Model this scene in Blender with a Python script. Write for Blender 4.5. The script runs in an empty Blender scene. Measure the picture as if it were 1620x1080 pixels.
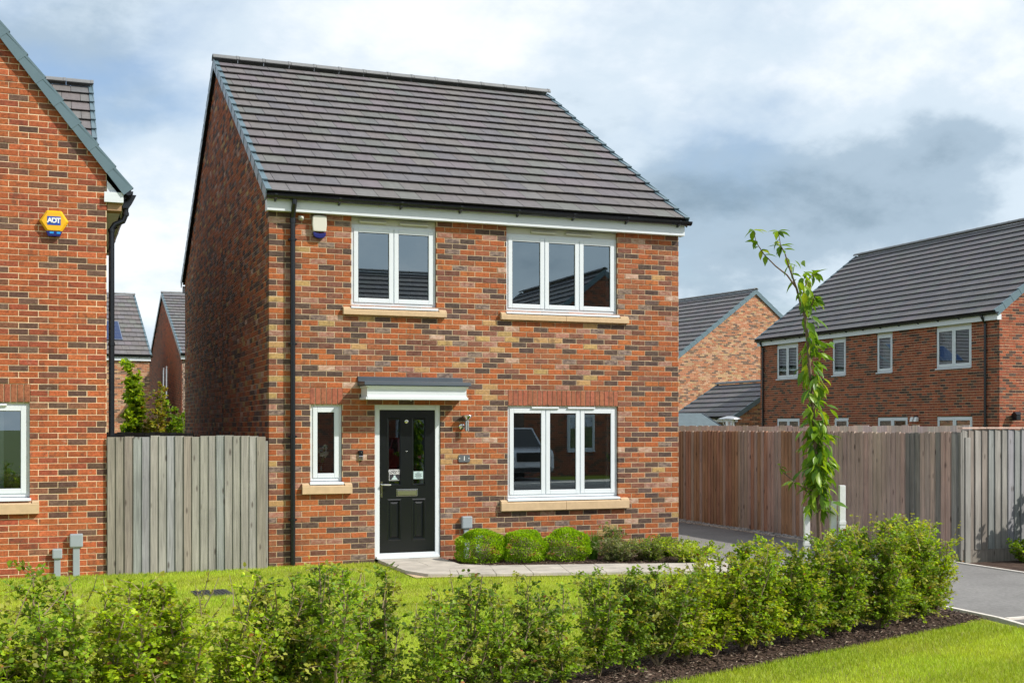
import bpy, bmesh, math, random
import numpy as np
from mathutils import Matrix, Vector
R = math.radians
rng = random.Random(7)
nr = np.random.default_rng(11)
scene = bpy.context.scene
COL = scene.collection

# ------------------------------------------------------------------ camera, sky, sun, exposure
cam = bpy.data.objects.new('camera', bpy.data.cameras.new('camera'))
COL.objects.link(cam)
cam.location = (-2.7276, -16.2395, 1.8528)
cam.rotation_euler = (R(90), 0, -0.36262)
cam.data.sensor_width = 36.0
cam.data.lens = 1935.9 / 1620 * 36
cam.data.shift_y = (674.64 - 540) / 1620
cam.data.clip_end = 5000
scene.camera = cam
CAMP = Vector(cam.location)

SUN_AZ, SUN_EL = R(49), R(40)          # azimuth measured from -Y towards +X
sdir = Vector((math.sin(SUN_AZ) * math.cos(SUN_EL), -math.cos(SUN_AZ) * math.cos(SUN_EL), math.sin(SUN_EL)))
sun = bpy.data.objects.new('sun', bpy.data.lights.new('sun', 'SUN'))
COL.objects.link(sun)
sun.data.energy = 3.5
sun.data.angle = R(0.9)
sun.data.color = (1.0, 0.95, 0.87)
sun.rotation_euler = (-sdir).to_track_quat('-Z', 'Y').to_euler()

world = bpy.data.worlds.new('World')
scene.world = world
world.use_nodes = True
def build_sky():
    nt = world.node_tree; N = nt.nodes; Lk = nt.links
    N.clear()
    out = N.new('ShaderNodeOutputWorld')
    sky = N.new('ShaderNodeTexSky'); sky.sky_type = 'NISHITA'; sky.sun_disc = False
    sky.sun_elevation = SUN_EL; sky.sun_rotation = math.pi - SUN_AZ
    sky.air_density = 1.0; sky.dust_density = 1.5
    b1 = N.new('ShaderNodeBackground'); b1.inputs['Strength'].default_value = 0.125
    Lk.new(sky.outputs[0], b1.inputs['Color'])
    tc = N.new('ShaderNodeTexCoord')
    sep = N.new('ShaderNodeSeparateXYZ'); Lk.new(tc.outputs['Generated'], sep.inputs[0])
    def m(op, a, b=None, c=None):
        n = N.new('ShaderNodeMath'); n.operation = op
        for i, v in enumerate((a, b, c)):
            if v is None: continue
            if isinstance(v, (int, float)): n.inputs[i].default_value = v
            else: Lk.new(v, n.inputs[i])
        return n.outputs[0]
    den = m('ADD', m('MAXIMUM', sep.outputs[2], 0.0), 0.42)
    comb = N.new('ShaderNodeCombineXYZ')
    Lk.new(m('DIVIDE', sep.outputs[0], den), comb.inputs[0])
    Lk.new(m('DIVIDE', sep.outputs[1], den), comb.inputs[1])
    def noise(scale, detail, rough, off, dist=0.0):
        mp = N.new('ShaderNodeMapping'); Lk.new(comb.outputs[0], mp.inputs[0])
        mp.inputs['Location'].default_value = off
        n = N.new('ShaderNodeTexNoise'); n.inputs['Scale'].default_value = scale
        n.inputs['Detail'].default_value = detail; n.inputs['Roughness'].default_value = rough
        n.inputs['Distortion'].default_value = dist
        Lk.new(mp.outputs[0], n.inputs['Vector'])
        return n.outputs['Fac']
    def ramp(fac, stops):
        r = N.new('ShaderNodeValToRGB'); Lk.new(fac, r.inputs[0])
        el = r.color_ramp.elements
        while len(el) < len(stops): el.new(0.5)
        for e, (p, c) in zip(el, stops):
            e.position = p; e.color = c if len(c) == 4 else (*c, 1)
        r.color_ramp.interpolation = 'EASE'
        return r.outputs[0]
    cover = ramp(noise(1.9, 9, 0.55, SKY_OFF1, 0.15), [(0.30, (0, 0, 0)), (0.50, (1, 1, 1))])
    tone = ramp(noise(1.5, 12, 0.58, SKY_OFF2, 0.12), [(0.26, (0.175, 0.245, 0.31)), (0.385, (0.31, 0.395, 0.475)), (0.47, (0.51, 0.59, 0.66)), (0.58, (0.73, 0.755, 0.78))])
    b2 = N.new('ShaderNodeBackground'); b2.inputs['Strength'].default_value = 1.05
    Lk.new(tone, b2.inputs['Color'])
    mix = N.new('ShaderNodeMixShader')
    Lk.new(m('MULTIPLY', cover, 0.93), mix.inputs[0])
    Lk.new(b1.outputs[0], mix.inputs[1]); Lk.new(b2.outputs[0], mix.inputs[2])
    Lk.new(mix.outputs[0], out.inputs['Surface'])
SKY_OFF1 = (7.97, 9.76, 3.97)
SKY_OFF2 = (18.73, 5.82, 0.03)
build_sky()
scene.view_settings.view_transform = 'Standard'
scene.view_settings.look = 'None'
scene.view_settings.gamma = 1.0
scene.view_settings.use_curve_mapping = False
scene.view_settings.exposure = 0.48
scene.cycles.max_bounces = 8
scene.cycles.transparent_max_bounces = 16
scene.cycles.use_denoising = True

# ------------------------------------------------------------------ materials
def new_mat(name):
    m = bpy.data.materials.new(name); m.use_nodes = True
    nt = m.node_tree
    return m, nt, nt.nodes['Principled BSDF']
class G:
    """tiny node-graph helper"""
    def __init__(s, nt): s.nt = nt; s.N = nt.nodes; s.L = nt.links
    def put(s, sock, v):
        if isinstance(v, (int, float)): sock.default_value = v
        elif isinstance(v, (tuple, list)): sock.default_value = tuple(v) + ((1,) if sock.type == 'RGBA' and len(v) == 3 else ())
        else: s.L.new(v, sock)
    def pos(s): return s.N.new('ShaderNodeNewGeometry').outputs['Position']
    def mapping(s, vec, scale=(1, 1, 1), rot=(0, 0, 0)):
        n = s.N.new('ShaderNodeMapping'); s.L.new(vec, n.inputs[0]); n.inputs['Scale'].default_value = scale; n.inputs['Rotation'].default_value = rot
        return n.outputs[0]
    def noise(s, vec, scale, detail=4, rough=0.55, dist=0.0):
        n = s.N.new('ShaderNodeTexNoise'); s.L.new(vec, n.inputs['Vector'])
        n.inputs['Scale'].default_value = scale; n.inputs['Detail'].default_value = detail
        n.inputs['Roughness'].default_value = rough; n.inputs['Distortion'].default_value = dist
        return n.outputs['Fac']
    def math(s, op, a, b=0.0, clamp=False):
        n = s.N.new('ShaderNodeMath'); n.operation = op; n.use_clamp = clamp
        s.put(n.inputs[0], a); s.put(n.inputs[1], b); return n.outputs[0]
    def rng(s, v, a, b, c, d):
        n = s.N.new('ShaderNodeMapRange'); s.put(n.inputs[0], v)
        for i, q in enumerate((a, b, c, d)): n.inputs[i + 1].default_value = q
        return n.outputs[0]
    def mix(s, fac, a, b, mode='MIX'):
        n = s.N.new('ShaderNodeMix'); n.data_type = 'RGBA'; n.blend_type = mode
        s.put(n.inputs[0], fac); s.put(n.inputs[6], a); s.put(n.inputs[7], b); return n.outputs[2]
    def attr(s, name='col'):
        n = s.N.new('ShaderNodeAttribute'); n.attribute_name = name; return n
    def grey(s, v):
        n = s.N.new('ShaderNodeCombineColor')
        for i in range(3): s.put(n.inputs[i], v)
        return n.outputs[0]
    def bump(s, h, strength, dist=0.01):
        n = s.N.new('ShaderNodeBump'); s.put(n.inputs['Height'], h)
        n.inputs['Strength'].default_value = strength; n.inputs['Distance'].default_value = dist
        return n.outputs[0]
def simple(name, color, rough=0.5, metal=0.0, var=0.0, vscale=8.0, bump=0.0, bscale=60.0, coat=0.0, spec=0.5, attr=False):
    m, nt, b = new_mat(name); g = G(nt)
    c = color
    if attr: c = g.attr().outputs['Color']
    if var:
        k = g.rng(g.noise(g.pos(), vscale, 6), 0.25, 0.75, 1 - var, 1 + var)
        c = g.mix(1.0, c, g.grey(k), 'MULTIPLY')
    g.put(b.inputs['Base Color'], c)
    b.inputs['Roughness'].default_value = rough; b.inputs['Metallic'].default_value = metal
    b.inputs['Coat Weight'].default_value = coat; b.inputs['Specular IOR Level'].default_value = spec
    if bump: nt.links.new(g.bump(g.noise(g.pos(), bscale, 5), bump), b.inputs['Normal'])
    return m
M = {}
def brick_mat(name, crease):
    m, nt, b = new_mat(name); g = G(nt); p = g.pos(); a = g.attr()
    c = a.outputs['Color']
    k = g.rng(g.noise(p, 28, 6, 0.65), 0.25, 0.75, 0.62, 1.36)
    c = g.mix(1.0, c, g.grey(k), 'MULTIPLY')
    tw_ = g.rng(g.noise(p, 9.5, 3, 0.5), 0.56, 0.70, 0.0, 0.55)
    c = g.mix(tw_, c, (0.085, 0.048, 0.036))
    sp = g.rng(g.noise(p, 160, 3, 0.6), 0.60, 0.72, 0.0, 0.45)
    c = g.mix(sp, c, (0.06, 0.035, 0.03))
    # pale lime bloom on the bricks that carry it (alpha of the brick colour)
    bl = g.math('MULTIPLY', g.rng(g.noise(g.mapping(p, (1, 1, 2.2)), 13, 5, 0.65), 0.42, 0.62, 0.0, 1.0), a.outputs['Alpha'], True)
    c = g.mix(bl, c, (0.55, 0.40, 0.31))
    big = g.rng(g.noise(p, 0.9, 5, 0.6), 0.3, 0.7, 0.86, 1.12)
    c = g.mix(1.0, c, g.grey(big), 'MULTIPLY')
    ef = g.rng(g.noise(g.mapping(p, (1, 1, 1.7)), 5.0, 6, 0.7), 0.64, 0.74, 0.0, 0.55)
    c = g.mix(ef, c, (0.50, 0.38, 0.30))
    h = g.noise(p, 70, 6, 0.7)
    if crease:
        n = g.noise(g.mapping(p, (1, 1, 1.6), (0, R(25), 0)), 24, 2, 0.5, 1.2)
        cr = g.rng(g.math('ABSOLUTE', g.math('SUBTRACT', n, 0.5)), 0.0, 0.03, 1.0, 0.0)
        c = g.mix(g.math('MULTIPLY', cr, 0.5), c, (0.12, 0.03, 0.015))
        h = g.math('SUBTRACT', h, g.math('MULTIPLY', cr, 0.5))
    g.put(b.inputs['Base Color'], c)
    b.inputs['Roughness'].default_value = 0.88; b.inputs['Specular IOR Level'].default_value = 0.25
    nt.links.new(g.bump(h, 0.55, 0.006), b.inputs['Normal'])
    return m
def mortar_mat(name, color):
    m, nt, b = new_mat(name); g = G(nt); p = g.pos()
    k = g.rng(g.noise(p, 3.0, 6, 0.6), 0.3, 0.7, 0.72, 1.15)
    k2 = g.rng(g.noise(p, 140, 3), 0.3, 0.7, 0.85, 1.12)
    c = g.mix(1.0, g.mix(1.0, color, g.grey(k), 'MULTIPLY'), g.grey(k2), 'MULTIPLY')
    g.put(b.inputs['Base Color'], c); b.inputs['Roughness'].default_value = 0.95
    nt.links.new(g.bump(g.noise(p, 200, 4), 0.4, 0.004), b.inputs['Normal'])
    return m
def wood_mat(name):
    m, nt, b = new_mat(name); g = G(nt); p = g.pos(); a = g.attr()
    gr = g.noise(g.mapping(p, (60, 60, 2.2)), 1.0, 6, 0.65, 0.3)
    k = g.rng(gr, 0.28, 0.72, 0.58, 1.30)
    c = g.mix(1.0, a.outputs['Color'], g.grey(k), 'MULTIPLY')
    vo = nt.nodes.new('ShaderNodeTexVoronoi'); vo.inputs['Scale'].default_value = 1.0
    nt.links.new(g.mapping(p, (10.0, 10.0, 3.1)), vo.inputs['Vector'])
    kn = g.rng(vo.outputs['Distance'], 0.07, 0.18, 1.0, 0.0)
    c = g.mix(g.math('MULTIPLY', kn, 0.75), c, (0.045, 0.03, 0.022))
    big = g.rng(g.noise(g.mapping(p, (1, 1, 0.5)), 2.5, 4), 0.3, 0.7, 0.8, 1.14)
    c = g.mix(1.0, c, g.grey(big), 'MULTIPLY')
    g.put(b.inputs['Base Color'], c); b.inputs['Roughness'].default_value = 0.85
    nt.links.new(g.bump(gr, 0.35, 0.004), b.inputs['Normal'])
    return m
def tile_mat(name):
    m, nt, b = new_mat(name); g = G(nt); p = g.pos(); a = g.attr()
    k = g.rng(g.noise(p, 9, 6, 0.6), 0.3, 0.7, 0.90, 1.10)
    st = g.rng(g.noise(g.mapping(p, (14, 1.2, 1.2)), 1.0, 5, 0.6), 0.3, 0.7, 0.90, 1.10)
    c = g.mix(1.0, g.mix(1.0, a.outputs['Color'], g.grey(k), 'MULTIPLY'), g.grey(st), 'MULTIPLY')
    g.put(b.inputs['Base Color'], c); b.inputs['Roughness'].default_value = 0.62; b.inputs['Specular IOR Level'].default_value = 0.4
    nt.links.new(g.bump(g.noise(p, 150, 4), 0.25, 0.004), b.inputs['Normal'])
    return m
def leaf_mat(name, trans=0.35, rough=0.45):
    m, nt, b = new_mat(name); g = G(nt)
    a = g.attr().outputs['Color']
    b.inputs['Roughness'].default_value = rough; b.inputs['Specular IOR Level'].default_value = 0.35
    g.put(b.inputs['Base Color'], a)
    t = nt.nodes.new('ShaderNodeBsdfTranslucent')
    g.put(t.inputs['Color'], g.mix(1.0, a, (1.5, 1.35, 0.5), 'MULTIPLY'))
    mx = nt.nodes.new('ShaderNodeMixShader'); mx.inputs[0].default_value = trans
    nt.links.new(b.outputs[0], mx.inputs[1]); nt.links.new(t.outputs[0], mx.inputs[2])
    nt.links.new(mx.outputs[0], nt.nodes['Material Output'].inputs['Surface'])
    return m
def glass_mat(name, base=0.25, tint=(0.75, 0.8, 0.8), wav=0.0):
    m, nt, b = new_mat(name); g = G(nt); nt.nodes.remove(b)
    tr = nt.nodes.new('ShaderNodeBsdfTransparent'); tr.inputs['Color'].default_value = (*tint, 1)
    gl = nt.nodes.new('ShaderNodeBsdfGlossy'); gl.inputs['Roughness'].default_value = 0.0; gl.inputs['Color'].default_value = (0.78, 0.92, 1.0, 1)
    if wav: nt.links.new(g.bump(g.noise(g.pos(), 2.0, 1), 1.0, wav), gl.inputs['Normal'])
    fr = nt.nodes.new('ShaderNodeFresnel'); fr.inputs['IOR'].default_value = 1.5
    mx = nt.nodes.new('ShaderNodeMixShader')
    g.put(mx.inputs[0], g.math('ADD', fr.outputs[0], base, True))
    nt.links.new(tr.outputs[0], mx.inputs[1]); nt.links.new(gl.outputs[0], mx.inputs[2])
    nt.links.new(mx.outputs[0], nt.nodes['Material Output'].inputs['Surface'])
    return m
def ground_mat(name, stops, scale, bump=0.4, bscale=90, rough=0.95):
    m, nt, b = new_mat(name); g = G(nt); p = g.pos()
    r = nt.nodes.new('ShaderNodeValToRGB'); nt.links.new(g.noise(p, scale, 8, 0.62), r.inputs[0])
    el = r.color_ramp.elements
    while len(el) < len(stops): el.new(0.5)
    for e, (q, c) in zip(el, stops): e.position = q; e.color = (*c, 1)
    k = g.rng(g.noise(p, scale * 26, 4, 0.7), 0.25, 0.75, 0.75, 1.25)
    c = g.mix(1.0, r.outputs[0], g.grey(k), 'MULTIPLY')
    g.put(b.inputs['Base Color'], c); b.inputs['Roughness'].default_value = rough; b.inputs['Specular IOR Level'].default_value = 0.3
    nt.links.new(g.bump(g.noise(p, bscale, 5, 0.7), bump, 0.01), b.inputs['Normal'])
    return m
M['brick'] = brick_mat('brick_multi', False)
M['brick_red'] = brick_mat('brick_creased', True)
M['mortar'] = mortar_mat('mortar_buff', (0.60, 0.45, 0.29))
M['mortar_l'] = mortar_mat('mortar_cream', (0.80, 0.60, 0.39))
M['soldier'] = M['brick']
M['tile'] = tile_mat('roof_tile')
M['verge'] = simple('verge_plastic', (0.115, 0.175, 0.205), 0.35, var=0.08, vscale=5)
M['ridge'] = simple('ridge_concrete', (0.19, 0.195, 0.195), 0.6, var=0.12, vscale=7, bump=0.1)
M['underlay'] = simple('roof_underlay', (0.03, 0.028, 0.028), 0.9)
M['upvc'] = simple('white_upvc', (0.68, 0.72, 0.755), 0.32, var=0.03, vscale=3)
M['upvc_cream'] = simple('cream_board', (0.62, 0.60, 0.52), 0.5, var=0.05, vscale=4)  # cream tone of the head packers, darker and warmer than the frames
M['black'] = simple('black_plastic', (0.010, 0.012, 0.016), 0.22, var=0.2, vscale=6)
M['stone'] = simple('cast_stone', (0.56, 0.40, 0.24), 0.85, var=0.10, vscale=14, bump=0.15, bscale=180)
M['door'] = simple('door_black', (0.006, 0.008, 0.009), 0.28, bump=0.04, bscale=25)
M['chrome'] = simple('brushed_steel', (0.72, 0.72, 0.72), 0.18, metal=1.0)
M['rubber'] = simple('gasket', (0.015, 0.015, 0.016), 0.6)
M['glass'] = glass_mat('window_glass')
M['glass_dark'] = glass_mat('door_glass', 0.10, (0.45, 0.5, 0.5))
M['room'] = simple('room_plaster', (0.30, 0.29, 0.28), 0.9)
M['curtain'] = simple('curtain_cloth', (0.42, 0.44, 0.46), 0.9, var=0.1)
M['blind'] = simple('blind_slats', (0.60, 0.63, 0.66), 0.7)
M['lead'] = simple('canopy_grp', (0.028, 0.045, 0.062), 0.45, var=0.15, vscale=8)
M['grey_box'] = simple('grey_meter_plastic', (0.30, 0.34, 0.37), 0.5, var=0.04)
M['yellow'] = simple('alarm_yellow', (0.80, 0.42, 0.01), 0.35)
M['blue'] = simple('alarm_blue', (0.01, 0.06, 0.38), 0.3)
M['navy'] = simple('alarm_lens', (0.008, 0.010, 0.13), 0.18)
M['cyan'] = simple('alarm_led', (0.02, 0.30, 0.75), 0.2)
M['offwhite'] = simple('alarm_offwhite', (0.62, 0.60, 0.52), 0.4)
M['white'] = simple('white_paint', (0.78, 0.78, 0.78), 0.5)
M['paper'] = simple('notice_paper', (0.45, 0.58, 0.58), 0.7)
M['ink'] = simple('ink', (0.02, 0.02, 0.03), 0.6)
M['wood'] = wood_mat('fence_wood')
M['bark'] = simple('bark', (0.16, 0.105, 0.075), 0.9, var=0.35, vscale=30, bump=0.5, bscale=60)
M['twig'] = simple('twig', (0.24, 0.18, 0.115), 0.9, var=0.25, vscale=20)
M['leaf'] = leaf_mat('hedge_leaf', 0.46, 0.5)
M['leaf_gloss'] = leaf_mat('cherry_leaf', 0.40, 0.36)
M['blade'] = leaf_mat('grass_blade', 0.30, 0.6)
M['lawn'] = ground_mat('lawn_soil', [(0.3, (0.24, 0.30, 0.022)), (0.5, (0.30, 0.35, 0.03)), (0.7, (0.36, 0.37, 0.06))], 0.9)
M['field'] = ground_mat('far_grass', [(0.3, (0.07, 0.11, 0.02)), (0.7, (0.13, 0.15, 0.04))], 0.2)
M['soil'] = ground_mat('bark_mulch', [(0.3, (0.035, 0.022, 0.016)), (0.55, (0.07, 0.042, 0.030)), (0.75, (0.13, 0.085, 0.06))], 6.0, 0.9, 70)
M['chip'] = simple('bark_chip', (0.1, 0.06, 0.04), 0.9, attr=True, var=0.3, vscale=40)
M['asphalt'] = ground_mat('asphalt', [(0.3, (0.185, 0.178, 0.170)), (0.55, (0.230, 0.222, 0.212)), (0.75, (0.27, 0.26, 0.245))], 0.8, 0.5, 260)
M['road'] = ground_mat('road_asphalt', [(0.3, (0.06, 0.06, 0.062)), (0.7, (0.09, 0.09, 0.09))], 0.8, 0.5, 260)
M['slab'] = simple('concrete_slab', (0.47, 0.43, 0.37), 0.9, var=0.26, vscale=4, bump=0.2, bscale=200)
M['kerb'] = simple('concrete_edging', (0.70, 0.65, 0.58), 0.9, var=0.15, vscale=9)
M['iron'] = simple('cast_iron', (0.055, 0.058, 0.062), 0.55, metal=0.3, var=0.2, vscale=20)
M['stake'] = simple('white_stake', (0.80, 0.80, 0.82), 0.7, var=0.1, vscale=12, bump=0.1)
M['felt'] = simple('shed_felt', (0.10, 0.135, 0.15), 0.9, var=0.15, vscale=10)
M['pebble'] = simple('pebble', (0.5, 0.5, 0.5), 0.8, attr=True)
M['petal'] = simple('petal', (0.75, 0.74, 0.70), 0.7)
M['stem'] = simple('green_stem', (0.04, 0.16, 0.02), 0.6)
M['vase'] = glass_mat('vase_glass', 0.03, (0.8, 0.9, 0.85), 0.0)
M['card'] = simple('cardboard', (0.36, 0.22, 0.10), 0.85, var=0.1)
M['solar'] = simple('solar_glass', (0.01, 0.03, 0.10), 0.12)
M['solar_frame'] = simple('solar_frame', (0.25, 0.30, 0.40), 0.4, metal=0.6)
M['carwhite'] = simple('car_white', (0.72, 0.73, 0.74), 0.25, coat=0.7)
M['carred'] = simple('car_red', (0.30, 0.012, 0.010), 0.25, coat=0.7)
M['carglass'] = simple('car_glass', (0.02, 0.025, 0.028), 0.04)
M['tyre'] = simple('tyre', (0.015, 0.015, 0.016), 0.8)
M['lens'] = simple('lamp_lens', (0.75, 0.78, 0.8), 0.08, spec=0.8)
M['hotmetal'] = simple('heater_metal', (0.62, 0.62, 0.62), 0.3, metal=0.9)

# ------------------------------------------------------------------ mesh helpers
I4 = Matrix.Identity(4)
def frame(a, b, c, o=(0, 0, 0)):
    return Matrix(((a[0], b[0], c[0], o[0]), (a[1], b[1], c[1], o[1]), (a[2], b[2], c[2], o[2]), (0, 0, 0, 1)))
def link(o, parent=None):
    COL.objects.link(o)
    if parent is not None: o.parent = parent
    return o
def tag(o, label=None, cat=None, group=None, kind=None):
    if label: o['label'] = label
    if cat: o['category'] = cat
    if group: o['group'] = group
    if kind: o['kind'] = kind
    return o
def empty(name, loc=(0, 0, 0), rz=0.0, label=None, cat=None, group=None):
    o = bpy.data.objects.new(name, None); o.empty_display_size = 0.2
    o.location = loc; o.rotation_euler = (0, 0, rz)
    return tag(link(o), label, cat, group)
BOXF = [(0, 1, 5, 4), (1, 2, 6, 5), (2, 3, 7, 6), (3, 0, 4, 7), (4, 5, 6, 7), (3, 2, 1, 0)]
class MB:
    def __init__(s, T=I4): s.v = []; s.f = []; s.c = []; s.T = T
    def add(s, vs, fs, col=None):
        n = len(s.v); s.v.extend(vs); s.f.extend([tuple(i + n for i in q) for q in fs])
        if col is not None: s.c.extend([col] * len(vs))
        return s
    def box(s, x0, x1, y0, y1, z0, z1, col=None):
        return s.add([(x0, y0, z0), (x1, y0, z0), (x1, y1, z0), (x0, y1, z0), (x0, y0, z1), (x1, y0, z1), (x1, y1, z1), (x0, y1, z1)], BOXF, col)
    def quad(s, a, b, c, d, col=None): return s.add([a, b, c, d], [(0, 1, 2, 3)], col)
    def brick(s, x0, x1, y0, y1, z0, z1, ch, col):
        i = ch
        vs = [(x0 + i, y0, z0 + i), (x1 - i, y0, z0 + i), (x1 - i, y0, z1 - i), (x0 + i, y0, z1 - i),
              (x0, y0 + i, z0), (x1, y0 + i, z0), (x1, y0 + i, z1), (x0, y0 + i, z1),
              (x0, y1, z0), (x1, y1, z0), (x1, y1, z1), (x0, y1, z1)]
        fs = [(0, 1, 2, 3)]
        for k in range(4):
            l = (k + 1) % 4
            fs.append((k + 4, l + 4, l, k)); fs.append((k + 8, l + 8, l + 4, k + 4))
        return s.add(vs, fs, col)
    def prism(s, pts, axis, lo, hi, col=None):
        """2D polygon extruded along an axis; pts are the other two coordinates in order"""
        def mk(p, h):
            if axis == 0: return (h, p[0], p[1])
            if axis == 1: return (p[0], h, p[1])
            return (p[0], p[1], h)
        n = len(pts)
        vs = [mk(p, lo) for p in pts] + [mk(p, hi) for p in pts]
        fs = [tuple(range(n))[::-1], tuple(range(n, 2 * n))] + [(i, (i + 1) % n, n + (i + 1) % n, n + i) for i in range(n)]
        return s.add(vs, fs, col)
    def tube(s, path, radii, n=8, cap=True, col=None):
        P = [Vector(p) for p in path]
        if not isinstance(radii, (list, tuple)): radii = [radii] * len(P)
        vs = []; up = Vector((0.31, 0.17, 0.93)); d0 = (P[1] - P[0]).normalized()
        if abs(d0.dot(up)) > 0.9: up = Vector((1, 0.1, 0))
        for i, p in enumerate(P):
            d = (P[min(i + 1, len(P) - 1)] - P[max(i - 1, 0)]).normalized()
            a = d.cross(up).normalized(); b = d.cross(a).normalized(); up = -b if False else up
            for k in range(n):
                t = 2 * math.pi * k / n
                vs.append(tuple(p + (a * math.cos(t) + b * math.sin(t)) * radii[i]))
        fs = []
        for i in range(len(P) - 1):
            for k in range(n):
                l = (k + 1) % n
                fs.append((i * n + k, i * n + l, (i + 1) * n + l, (i + 1) * n + k))
        if cap: fs += [tuple(range(n)), tuple(range((len(P) - 1) * n, len(P) * n))[::-1]]
        return s.add(vs, fs, col)
    def lathe(s, prof, c=(0, 0, 0), n=16, axis=2):
        vs = []
        for r, h in prof:
            for k in range(n):
                t = 2 * math.pi * k / n; x, y = r * math.cos(t), r * math.sin(t)
                vs.append((c[0] + x, c[1] + y, c[2] + h) if axis == 2 else ((c[0] + x, c[1] + h, c[2] + y) if axis == 1 else (c[0] + h, c[1] + x, c[2] + y)))
        fs = [(i * n + k, i * n + (k + 1) % n, (i + 1) * n + (k + 1) % n, (i + 1) * n + k) for i in range(len(prof) - 1) for k in range(n)]
        fs += [tuple(range(n))[::-1], tuple(range((len(prof) - 1) * n, len(prof) * n))]
        return s.add(vs, fs)
    def mesh(s, name, mat, bev=0.0, smooth=False, recalc=False):
        me = bpy.data.meshes.new(name)
        T = s.T
        v = np.array(s.v, dtype=float).reshape(-1, 3)
        A = np.array(T)[:3, :3]; o = np.array(T)[:3, 3]
        v = v @ A.T + o
        me.from_pydata(v.tolist(), [], s.f)
        if np.linalg.det(A) < 0: me.flip_normals()
        if s.c:
            at = me.color_attributes.new('col', 'FLOAT_COLOR', 'POINT')
            c = np.array([(*q, 0.0) if len(q) == 3 else q for q in s.c], dtype=np.float32)
            at.data.foreach_set('color', c.ravel())
        if bev or recalc:
            bm = bmesh.new(); bm.from_mesh(me)
            if recalc: bmesh.ops.recalc_face_normals(bm, faces=bm.faces)
            if bev:
                bm.normal_update()
                es = [e for e in bm.edges if len(e.link_faces) == 2 and e.calc_face_angle(0) > 0.5]
                bmesh.ops.bevel(bm, geom=es, offset=bev, segments=2, affect='EDGES', profile=0.6, clamp_overlap=True)
            bm.to_mesh(me); bm.free()
        if smooth: me.shade_smooth()
        if mat is not None: me.materials.append(mat)
        return me
    def build(s, name, mat, parent=None, bev=0.0, smooth=False, recalc=False):
        return link(bpy.data.objects.new(name, s.mesh(name, mat, bev, smooth, recalc)), parent)
def inst(name, me, parent, Mx):
    o = bpy.data.objects.new(name, me); link(o, parent); o.matrix_local = Mx
    return o
def text_mesh(txt, size, depth=0.001, shear=0.0, offset=0.0, spacing=1.0, line=1.0):
    cu = bpy.data.curves.new('lettering', 'FONT'); cu.body = txt; cu.size = size; cu.extrude = depth
    cu.align_x = 'CENTER'; cu.align_y = 'CENTER'; cu.shear = shear; cu.offset = offset; cu.space_character = spacing; cu.space_line = line
    o = bpy.data.objects.new('lettering', cu); COL.objects.link(o)
    bpy.context.view_layer.update()
    me = bpy.data.meshes.new_from_object(o.evaluated_get(bpy.context.evaluated_depsgraph_get()))
    bpy.data.objects.remove(o); bpy.data.curves.remove(cu)
    return me
def lettering(name, txt, size, mat, parent, Mx, **kw):
    me = text_mesh(txt, size, **kw); me.materials.clear(); me.materials.append(mat)
    return inst(name, me, parent, Mx)
FACE = Matrix.Rotation(R(90), 4, 'X')            # text lying in XZ, read from -Y

# ------------------------------------------------------------------ brick, tile and window builders
def jit(c, a):
    k = 1 + rng.uniform(-a, a)
    return tuple(max(0.0, x * k * (1 + rng.uniform(-0.05, 0.05))) for x in c)
def palette(spec, n=72):
    out = []
    for w, c, al, j in spec:
        for _ in range(max(1, round(w * n))): out.append((*jit(c, j), al))
    return out
PAL_MULTI = palette([(0.35, (0.375, 0.112, 0.039), 0.0, 0.14), (0.18, (0.30, 0.096, 0.040), 0.1, 0.18), (0.07, (0.31, 0.135, 0.092), 0.40, 0.15),
                     (0.13, (0.17, 0.066, 0.042), 0.1, 0.2), (0.19, (0.088, 0.056, 0.046), 0.08, 0.28), (0.045, (0.42, 0.265, 0.105), 0.1, 0.14),
                     (0.035, (0.13, 0.092, 0.078), 0.4, 0.2), (0.02, (0.38, 0.22, 0.16), 1.0, 0.15)])
PAL_RED = palette([(0.62, (0.44, 0.122, 0.046), 0.0, 0.13), (0.16, (0.31, 0.080, 0.042), 0.0, 0.15), (0.15, (0.14, 0.080, 0.06), 0.0, 0.25), (0.07, (0.24, 0.10, 0.06), 0.0, 0.2)])
PAL_DRED = palette([(0.58, (0.31, 0.088, 0.046), 0.0, 0.14), (0.2, (0.24, 0.072, 0.043), 0.0, 0.15), (0.22, (0.095, 0.055, 0.045), 0.0, 0.25)])
PAL_ORANGE = palette([(0.5, (0.40, 0.165, 0.085), 0.1, 0.15), (0.2, (0.44, 0.24, 0.14), 0.4, 0.15), (0.18, (0.16, 0.10, 0.075), 0.1, 0.25), (0.12, (0.43, 0.28, 0.15), 0.1, 0.15)])
PAL_TILE = palette([(1.0, (0.152, 0.143, 0.140), 0.0, 0.07)], 24)
SOLD = palette([(1.0, (0.34, 0.115, 0.065), 0.0, 0.10)], 10)
_bm_cache = {}
def brick_mesh(L, D, ci, pal, key, mat):
    k = (round(L, 4), D, ci, key)
    if k not in _bm_cache:
        b = MB(); b.brick(0, L, 0, D, 0, 0.065, 0.0025, pal[ci]); _bm_cache[k] = b.mesh('brick', mat)
    return _bm_cache[k]
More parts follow.
